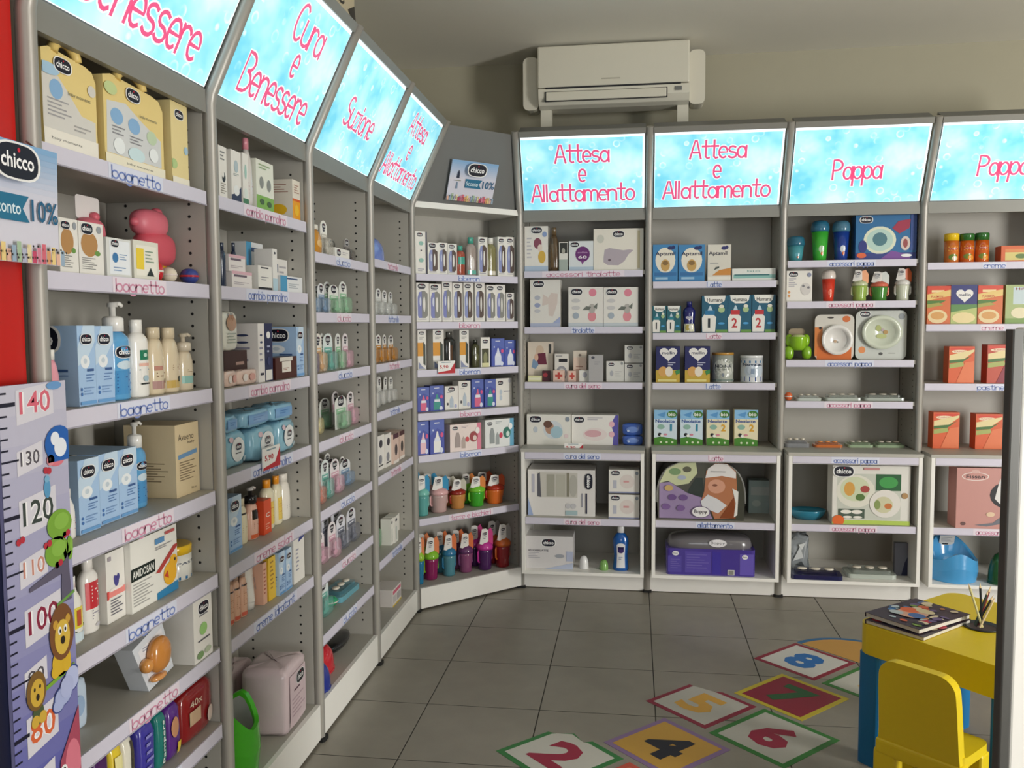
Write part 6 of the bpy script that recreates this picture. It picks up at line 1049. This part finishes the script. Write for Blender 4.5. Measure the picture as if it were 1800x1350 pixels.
pic('lion_print', [E(.74, zf(90), .15, .022, 'd8b030'), E(.64, zf(88.6), .07, .010, 'd8b030'), E(.82, zf(88.8), .07, .010, 'd8b030'), E(.76, zf(95.6), .20, .042, '7a4e2c'), E(.66, zf(97.4), .04, .007, 'c89a3c'), E(.86, zf(97.6), .04, .007, 'c89a3c'), E(.76, zf(94.6), .125, .026, 'd8b448'), E(.72, zf(96), .03, .006, 'f2f0ea'), E(.81, zf(96), .03, .006, 'f2f0ea'), E(.725, zf(95.9), .013, .003, '1c1a18'), E(.805, zf(95.9), .013, .003, '1c1a18'), E(.76, zf(94), .035, .006, '2a2018')])
pic('small_lion_print', [E(.35, zf(82.8), .085, .016, '4a5a3a'), E(.30, zf(81.6), .06, .009, 'd0aa40'), E(.41, zf(81.8), .06, .009, 'd0aa40'), E(.33, zf(87.2), .15, .028, '7a5a2c'), E(.34, zf(86.8), .105, .020, 'd0aa40'), E(.30, zf(87.6), .014, .003, '1c1a18'), E(.38, zf(87.8), .014, .003, '1c1a18'), E(.34, zf(86), .025, .005, '2a2018')])
pic('cloud_print', [E(.74, zf(83.2), .15, .016, '3a4a8a'), E(.90, zf(85.6), .14, .020, '3a4a8a'), E(.66, zf(82), .10, .012, '3a4a8a'), E(.74, zf(83.2), .14, .014, 'aab4dc'), E(.89, zf(85.6), .12, .018, 'b8c0e4'), E(.66, zf(82), .09, .010, 'aab4dc'), E(.80, zf(84.6), .11, .016, 'b0b8de')])
pic('elephant_print', [P([(.62, zf(66)), (.66, zf(71)), (.82, zf(75)), (.99, zf(79.5)), (.99, zf(60)), (.64, zf(60))], 'a84a60'), E(.86, zf(69), .13, .036, 'd8788a'), E(.70, zf(68.6), .06, .010, 'f2f0f0'), E(.71, zf(68.6), .025, .006, '1c1a18')])
pic('sky_print', [E(.8, zf(142.6), .12, .006, '6a9acc')])

BANNER = [P([(.02, .06), (.02, .22), (.98, .22), (.98, .06)], 'dfdcd6')]
def discount(o, w, h, stand_y=-.0008):
    m_ = MB().box(-w/2, w/2, 0, .003, 0, h, 'd8d6e2'); Mf = lambda x, y, k: (-w/2+x*w, -.0003*k-.0003, y*h)
    a0, a1 = hx('86b0d8'), hx('dcd9e4'); pr = [Rc(0, .5+i*.05, 1, .55+i*.05, tuple(a1[j]+(a0[j]-a1[j])*i/9 for j in range(3))) for i in range(10)]
    pr += [P([(.34, .34), (.70, .34), (.64, .45), (.70, .56), (.34, .56)], '1f6f92'), T(.49, .45, .26, .11, 'Sconto', 'dff0f6', .01), T(.85, .45, .26, .19, '10%', '1f5f86', .01), P([(.14, .56), (.2, .56), (.19, .70), (.17, .76), (.15, .70)], '182440'), P([(.15, .30), (.19, .30), (.18, .46), (.16, .46)], '7a90a8'), Rc(.10, .49, .24, .51, '9a9a8a')]
    cs = ['e8b8a0', 'd86a7a', 'e8d8a8', '9ab0c4', 'e0a070', 'c84a6a', 'a8c0a0', 'ecd08a', 'd8849a', 'b4b8cc']
    for i in range(22): pr.append(Rc(i/22, 0, (i+.85)/22, .10+.07*((i*7) % 5)/4, cs[(i*3) % 10]))
    for i in range(40): pr.append(E((i*.618) % 1, .02+.12*((i*.37) % 1), .008, .010, '2a2422'))
    art(m_, pr+[G(.51, .81, .38)], Mf, w, h); m_.build('card', 'pr', o)
dc = thing('discount_card', 'pale blue discount card hanging on the nearest pole', 'sign', (-1.05, 1.355, 1.592), math.pi/2); discount(dc, .27, .205)
MB().tube([(.10, .004, .20), (.10, .03, .22), (.145, .05, .22)], .002).build('hook', 'frame', dc)
uvec = Vector((2**-.5, 2**-.5, 0)); Am = Vector(((XL+XB)/2, (Y3+YB)/2, HK)); Tm = Vector(((XL+FO+XB)/2, (Y3+YB-FO)/2, HT)); up = (Tm-Am).normalized(); nn = uvec.cross(up)
dc2 = thing('discount_card', 'small discount card stuck on the slanted corner board', 'sign'); discount(dc2, .288, .205)
mt_ = Matrix((uvec, -nn, up)).transposed().to_4x4(); mt_.translation = Am+uvec*(.34-.344)+up*.032+nn*.009; dc2.matrix_world = mt_

# patterned planter box on top of the left light boxes
tb = thing('decorated_box', 'cream box with black ornamental lettering on top of left shelving', 'box', (-1.03, 2.83, HT+.022), math.pi/2)
m_ = MB().rbox(-.12, .12, -.09, .09, 0, .30, .03, 'b8ac90'); Mf = lambda x, y, k: (-.115+x*.23, -.0904-.0003*k, y*.22)
art(m_, [T(.5, .55, .9, .22, 'ZING', '241e18', .02), P([(.6, .1), (.9, .25), (.95, .05), (.8, .0)], '241e18'), E(.3, .15, .15, .06, '241e18'), E(.3, .16, .1, .035, 'b8ac90'), Nl(.1, .75, .9, .9, 2, '3a3024')], Mf, .23, .22); m_.build('box_body', 'pr', tb)
MB().box(-.13, .13, -.10, .10, -.012, 0, '2a2620').build('feet_frame', 'pr', tb)

# hopscotch stickers on the floor
def sticker(lab, cx, cy, hd, bc, fc, digit, dcol, cut=None):
    t = thing('hopscotch_sticker', lab, 'floor sticker', (cx, cy, 0), -math.pi/4, 'hopscotch stickers on the floor'); s = hd/2**.5
    # local x = digit right, local y = digit up
    O = cut if cut else [(-1, -1), (1, -1), (1, 1), (-1, 1)]
    A = [(x*s, y*s, .0002) for x, y in O]; MB().prism(A, [(x, y, .0010) for x, y, z in A], bc).build('border', 'pr', t)
    q = .86; f_ = [(max(-q, min(q, x)), max(-q, min(q, y))) for x, y in O]; MB().prism([(x*s, y*s, .0010) for x, y in f_], [(x*s, y*s, .0014) for x, y in f_], fc).build('field', 'pr', t)
    if digit:
        vs, fs = text_mesh(digit, .045); m = MB(); m.add([((x-.5)*s*.95, (y-.5)*s*1.15, .0018) for x, y in vs], fs, dcol); m.build('digit', 'pr', t)
sticker('torn hopscotch sticker with red 2 on white and green border', -.25, 2.90, .22, '2f7a3a', 'c9c6bc', '2', '9a1a3a', [(-1,-1),(1,-1),(1,1),(.0,1),(-.10,.8),(-.55,.92),(-.8,.6),(-1,.5)])
sticker('orange hopscotch sticker cut off at the bottom, between 2 and 4', -.01, 2.66, .22, 'c8503a', 'd86a4a', '3', 'e8e2d8')
sticker('hopscotch sticker with black 4 on orange and lavender border', .118, 3.01, .22, '8a6f9a', 'c89a3c', '4', '141420')
sticker('hopscotch sticker with yellow 5 on white and crimson border', .262, 3.372, .212, '8c1c34', 'bdbab0', '5', 'd8a440', [(-1,-1),(1,-1),(1,1),(-.1,1),(-.3,.84),(-.86,.7),(-1,.7)])
sticker('hopscotch sticker with red 6 on white and green border', .50, 3.13, .228, '2f7a2c', 'bdbab0', '6', '9a1a3a')
sticker('hopscotch sticker with green 7 on crimson and yellow border', .623, 3.49, .222, 'c8b42c', '8c1430', '7', '1f5a2c')
sticker('hopscotch sticker with blue 8 on white and crimson border', .743, 3.87, .216, '8c1c34', 'cfcdc6', '8', '1f6ab0')
sticker('green bordered white hopscotch sticker half hidden behind the blue leg', .985, 3.632, .218, '2f7a2c', 'c4c2b8', '9', 'd8a440')
hs = thing('hopscotch_sticker', 'half-round orange hopscotch sticker with blue border behind the table', 'floor sticker', (.97, 3.86, 0), -math.pi/4, 'hopscotch stickers on the floor')
for r_, z_, c_, n_ in ((.322, .0002, '2a6a9a', 'border'), (.295, .0010, 'c8964a', 'field')):
    A = [(r_*math.cos(math.pi*i/20), .012+r_*math.sin(math.pi*i/20)*.9, z_) for i in range(21)]; MB().prism(A, [(x, y, z+.0006) for x, y, z in A], c_).build(n_, 'pr', hs)

# children table, chair, magazines and pencils
e1 = Vector((.66, -.751, 0)).normalized(); e2 = Vector((-e1.y, e1.x, 0)); c0 = Vector((.74, 2.993, 0)); TL1, TL2, TH = .53, .58, .48
ta = math.atan2(e1.y, e1.x); tw = lambda a, b, z=0: tuple(c0+e1*a+e2*b+Vector((0, 0, z)))
tb = thing('kids_table', 'yellow plastic children table with blue legs', 'table', tw(TL1/2, TL2/2), ta)
bevel(MB().rbox(-TL1/2, TL1/2, -TL2/2, TL2/2, TH-.10, TH, .05, n=6).build('table_top', 'yellow', tb), .012, 3)
for sx in (-1, 1):
    for sy in (-1, 1):
        x, y = sx*(TL1/2-.046), sy*(TL2/2-.046); bevel(MB().rbox(x-.041, x+.041, y-.041, y+.041, 0, TH-.099, .018).build('leg', 'bluep', tb), .003)
cupm = MB().lathe([(.055, TH+.0005), (.058, TH+.004), (.052, TH+.006), (.046, TH+.0045), (.04, TH+.001)], '2a2408', 20); cupm.build('pencil_well', 'dark', tb)
for i, (c_, ax_, ay_) in enumerate((('e8e0a0', -.32, .10), ('1c1c20', -.05, .32), ('7a1f24', .28, .16), ('2a3a2c', .36, .30), ('1c1c1c', .50, .12), ('c8b48a', .42, -.05))):
    px, py = .012*math.cos(i*1.1), .012*math.sin(i*1.1); b0 = Vector(tw(.267+px, .266+py, TH+.008)); d_ = (Vector((1, 0, 0))*ax_+Vector((0, 1, 0))*.2*ay_+Vector((0, 0, 1))).normalized(); ln = .15-.008*i
    p_ = thing('pencil', ['cream pencil leaning left in the table well', 'upright black pencil in the table well', 'dark red pencil in the table well', 'dark green pencil in the table well', 'black pencil leaning far right in the table well', 'tan pencil leaning right in the table well'][i], 'pencil', b0, 0, 'pencils in the table well')
    MB().tube([(0, 0, 0), d_*(ln-.018)], .0038, c_, 6).build('shaft', 'pencil', p_); MB().tube([d_*(ln-.018), d_*(ln-.004), d_*ln], [.0038, .0012, .0006], 'e0c490', 6).build('tip', 'pencil', p_)
def magazine(lab, a, b, z, w, h, th, rz, seed):
    t = thing('magazine', lab, 'magazine', tw(a, b, z), ta+rz, 'magazines on the table'); q = random.Random(seed)
    MB().box(-w/2+.003, w/2-.003, -h/2+.003, h/2-.003, .001, th, 'd8d4c8').build('pages', 'pr', t)
    m = MB().box(-w/2, w/2, -h/2, h/2, th, th+.001, '3a3040').box(-w/2, -w/2+.002, -h/2, h/2, 0, th, '3a3040'); cs = ['d8603a', 'e8b48a', '4a7ab0', 'c8304a', '7a9a4a', 'e0d0b0', '6a5a8a', 'd88a4a', '2a2a3a', 'b8c8d0']
    Mf = lambda x, y, k: (-w/2+x*w, -h/2+y*h, th+.0012+.00006*k); pr = []
    for i in range(46): pr.append(E(.08+.84*q.random(), .08+.84*q.random(), .03+.07*q.random(), .02+.06*q.random(), q.choice(cs)))
    pr += [E(.48, .42, .24, .18, 'd8a890'), E(.36, .5, .16, .10, 'e0683a'), E(.6, .38, .14, .09, '3f6aa8'), E(.55, .6, .16, .08, 'd8c8a0'), E(.3, .3, .12, .07, 'b8c4c8')]
    art(m, pr, Mf, w, h); m.build('cover', 'pr', t)
magazine('lower magazine under the colourful one on the yellow table', .128, .150, TH+.0005, .205, .285, .012, .03, 3)
magazine('colourful magazine on top of the stack on the yellow table', .122, .156, TH+.0170, .200, .275, .014, -.04, 5)
ca = ta+.10; chp = tw(.352, -.19)
ck = thing('kids_chair', 'yellow plastic children chair tucked against the table', 'chair', chp, ca)
bk = MB(); O = [(-.122, .20), (.122, .20), (.117, .27), (.114, .40)]+[(.062+.05*math.cos(t), .438+.05*math.sin(t)) for t in (math.pi/2*i/6 for i in range(7))]+[(-.062-.05*math.cos(t), .438+.05*math.sin(t)) for t in (math.pi/2*(6-i)/6 for i in range(7))]+[(-.114, .40), (-.117, .27)]
bk.prism([(x, .022-.10*(z-.2), z) for x, z in O], [(x, -.012-.10*(z-.2), z) for x, z in O]); bevel(bk.build('backrest', 'yellow', ck), .008, 3)
bevel(MB().box(-.128, .128, -.022, .03, .185, .235).build('back_rail', 'yellow', ck), .01, 3)
bevel(MB().rbox(-.125, .125, -.01, .168, .225, .255, .03).build('seat', 'yellow', ck), .008, 2)
for sx in (-1, 1):
    bevel(MB().box(sx*.10-.034, sx*.10+.034, -.02, .035, 0, .2).build('leg', 'yellow', ck), .008); bevel(MB().box(sx*.10-.028, sx*.10+.028, .108, .162, 0, .23).build('leg', 'yellow', ck), .008)

# potties
def potty(lab, m, b, u, dep, z, w, h, d, turn=0):
    t = thing('potty', lab, 'potty', at(b, u, dep+(w if turn else d)/2, z), BAY[b][1]+turn, 'plastic potties'); n = 28; mb = MB(); rings = []
    def rim(a): return h*(.50+.50*max(0, math.sin(a))**1.5+.22*max(0, -math.sin(a))**6)      # high back, small front shield
    for (k, r) in ((0, .92), (.5, 1.0), (1, .96)): rings.append([(w/2*r*math.cos(2*math.pi*i/n), d/2*r*math.sin(2*math.pi*i/n), k*rim(2*math.pi*i/n)) for i in range(n)])
    for (k, r) in ((1.0, .84), (.94, .80)): rings.append([(w/2*r*math.cos(2*math.pi*i/n), d/2*r*math.sin(2*math.pi*i/n), k*rim(2*math.pi*i/n)) for i in range(n)])
    for A, B in zip(rings, rings[1:]): mb.add(A+B, [(i, (i+1) % n, n+(i+1) % n, n+i) for i in range(n)], 'cccccc', True)
    ins = MB(); ir = [[(w/2*r*math.cos(2*math.pi*i/n), d/2*r*math.sin(2*math.pi*i/n), k*rim(2*math.pi*i/n)) for i in range(n)] for k, r in ((.94, .80), (.5, .66), (.25, .45))]
    for A, B in zip(ir, ir[1:]): ins.add(A+B, [(i, (i+1) % n, n+(i+1) % n, n+i) for i in range(n)], 'b8bcb8' if turn else '4f9fd6', True)
    ins.add(ir[-1], [tuple(range(n))], 'b8bcb8' if turn else '4f9fd6'); ins.build('insert', 'gl', t); mb.add(rings[0], [tuple(range(n-1, -1, -1))]); mb.build('bowl', m, t)
    lb = MB(); art(lb, [Rc(0, 0, 1, 1, 'd8d6d0'), Nl(.1, .3, .9, .8, 4, '9a98a0'), Rc(.2, .06, .6, .2, '2a2c34')], lambda x, y, k: (-.03*w/.2+x*.06*w/.2, d*.36-.02*y, h*(.70+.26*y)), .06, .06); lb.build('sticker', 'pr', t)
potty('bright green potty half behind the pole on the bottom shelf', 'green', 2, .165, -.004, .138, .195, .30, .27, math.pi/2)
potty('light blue potty on the cabinet floor at the right', 'skyp', 9, .178, -.142, .138, .25, .215, .25)

# end of a white display stand close to the camera on the right
gd = thing('display_stand', 'white display stand with dark grey edge post at right', 'stand', (.636, 1.60, 0), .35)
MB().rbox(0, .024, -.008, .010, 0, 1.467, .004).build('edge_post', 'postgrey', gd)
bevel(MB().box(.0245, .55, -.006, .016, .02, 1.470).build('end_panel', 'white', gd), .004)
MB().box(.04, .54, -.001, .014, 0, .02).build('foot', 'dark', gd)
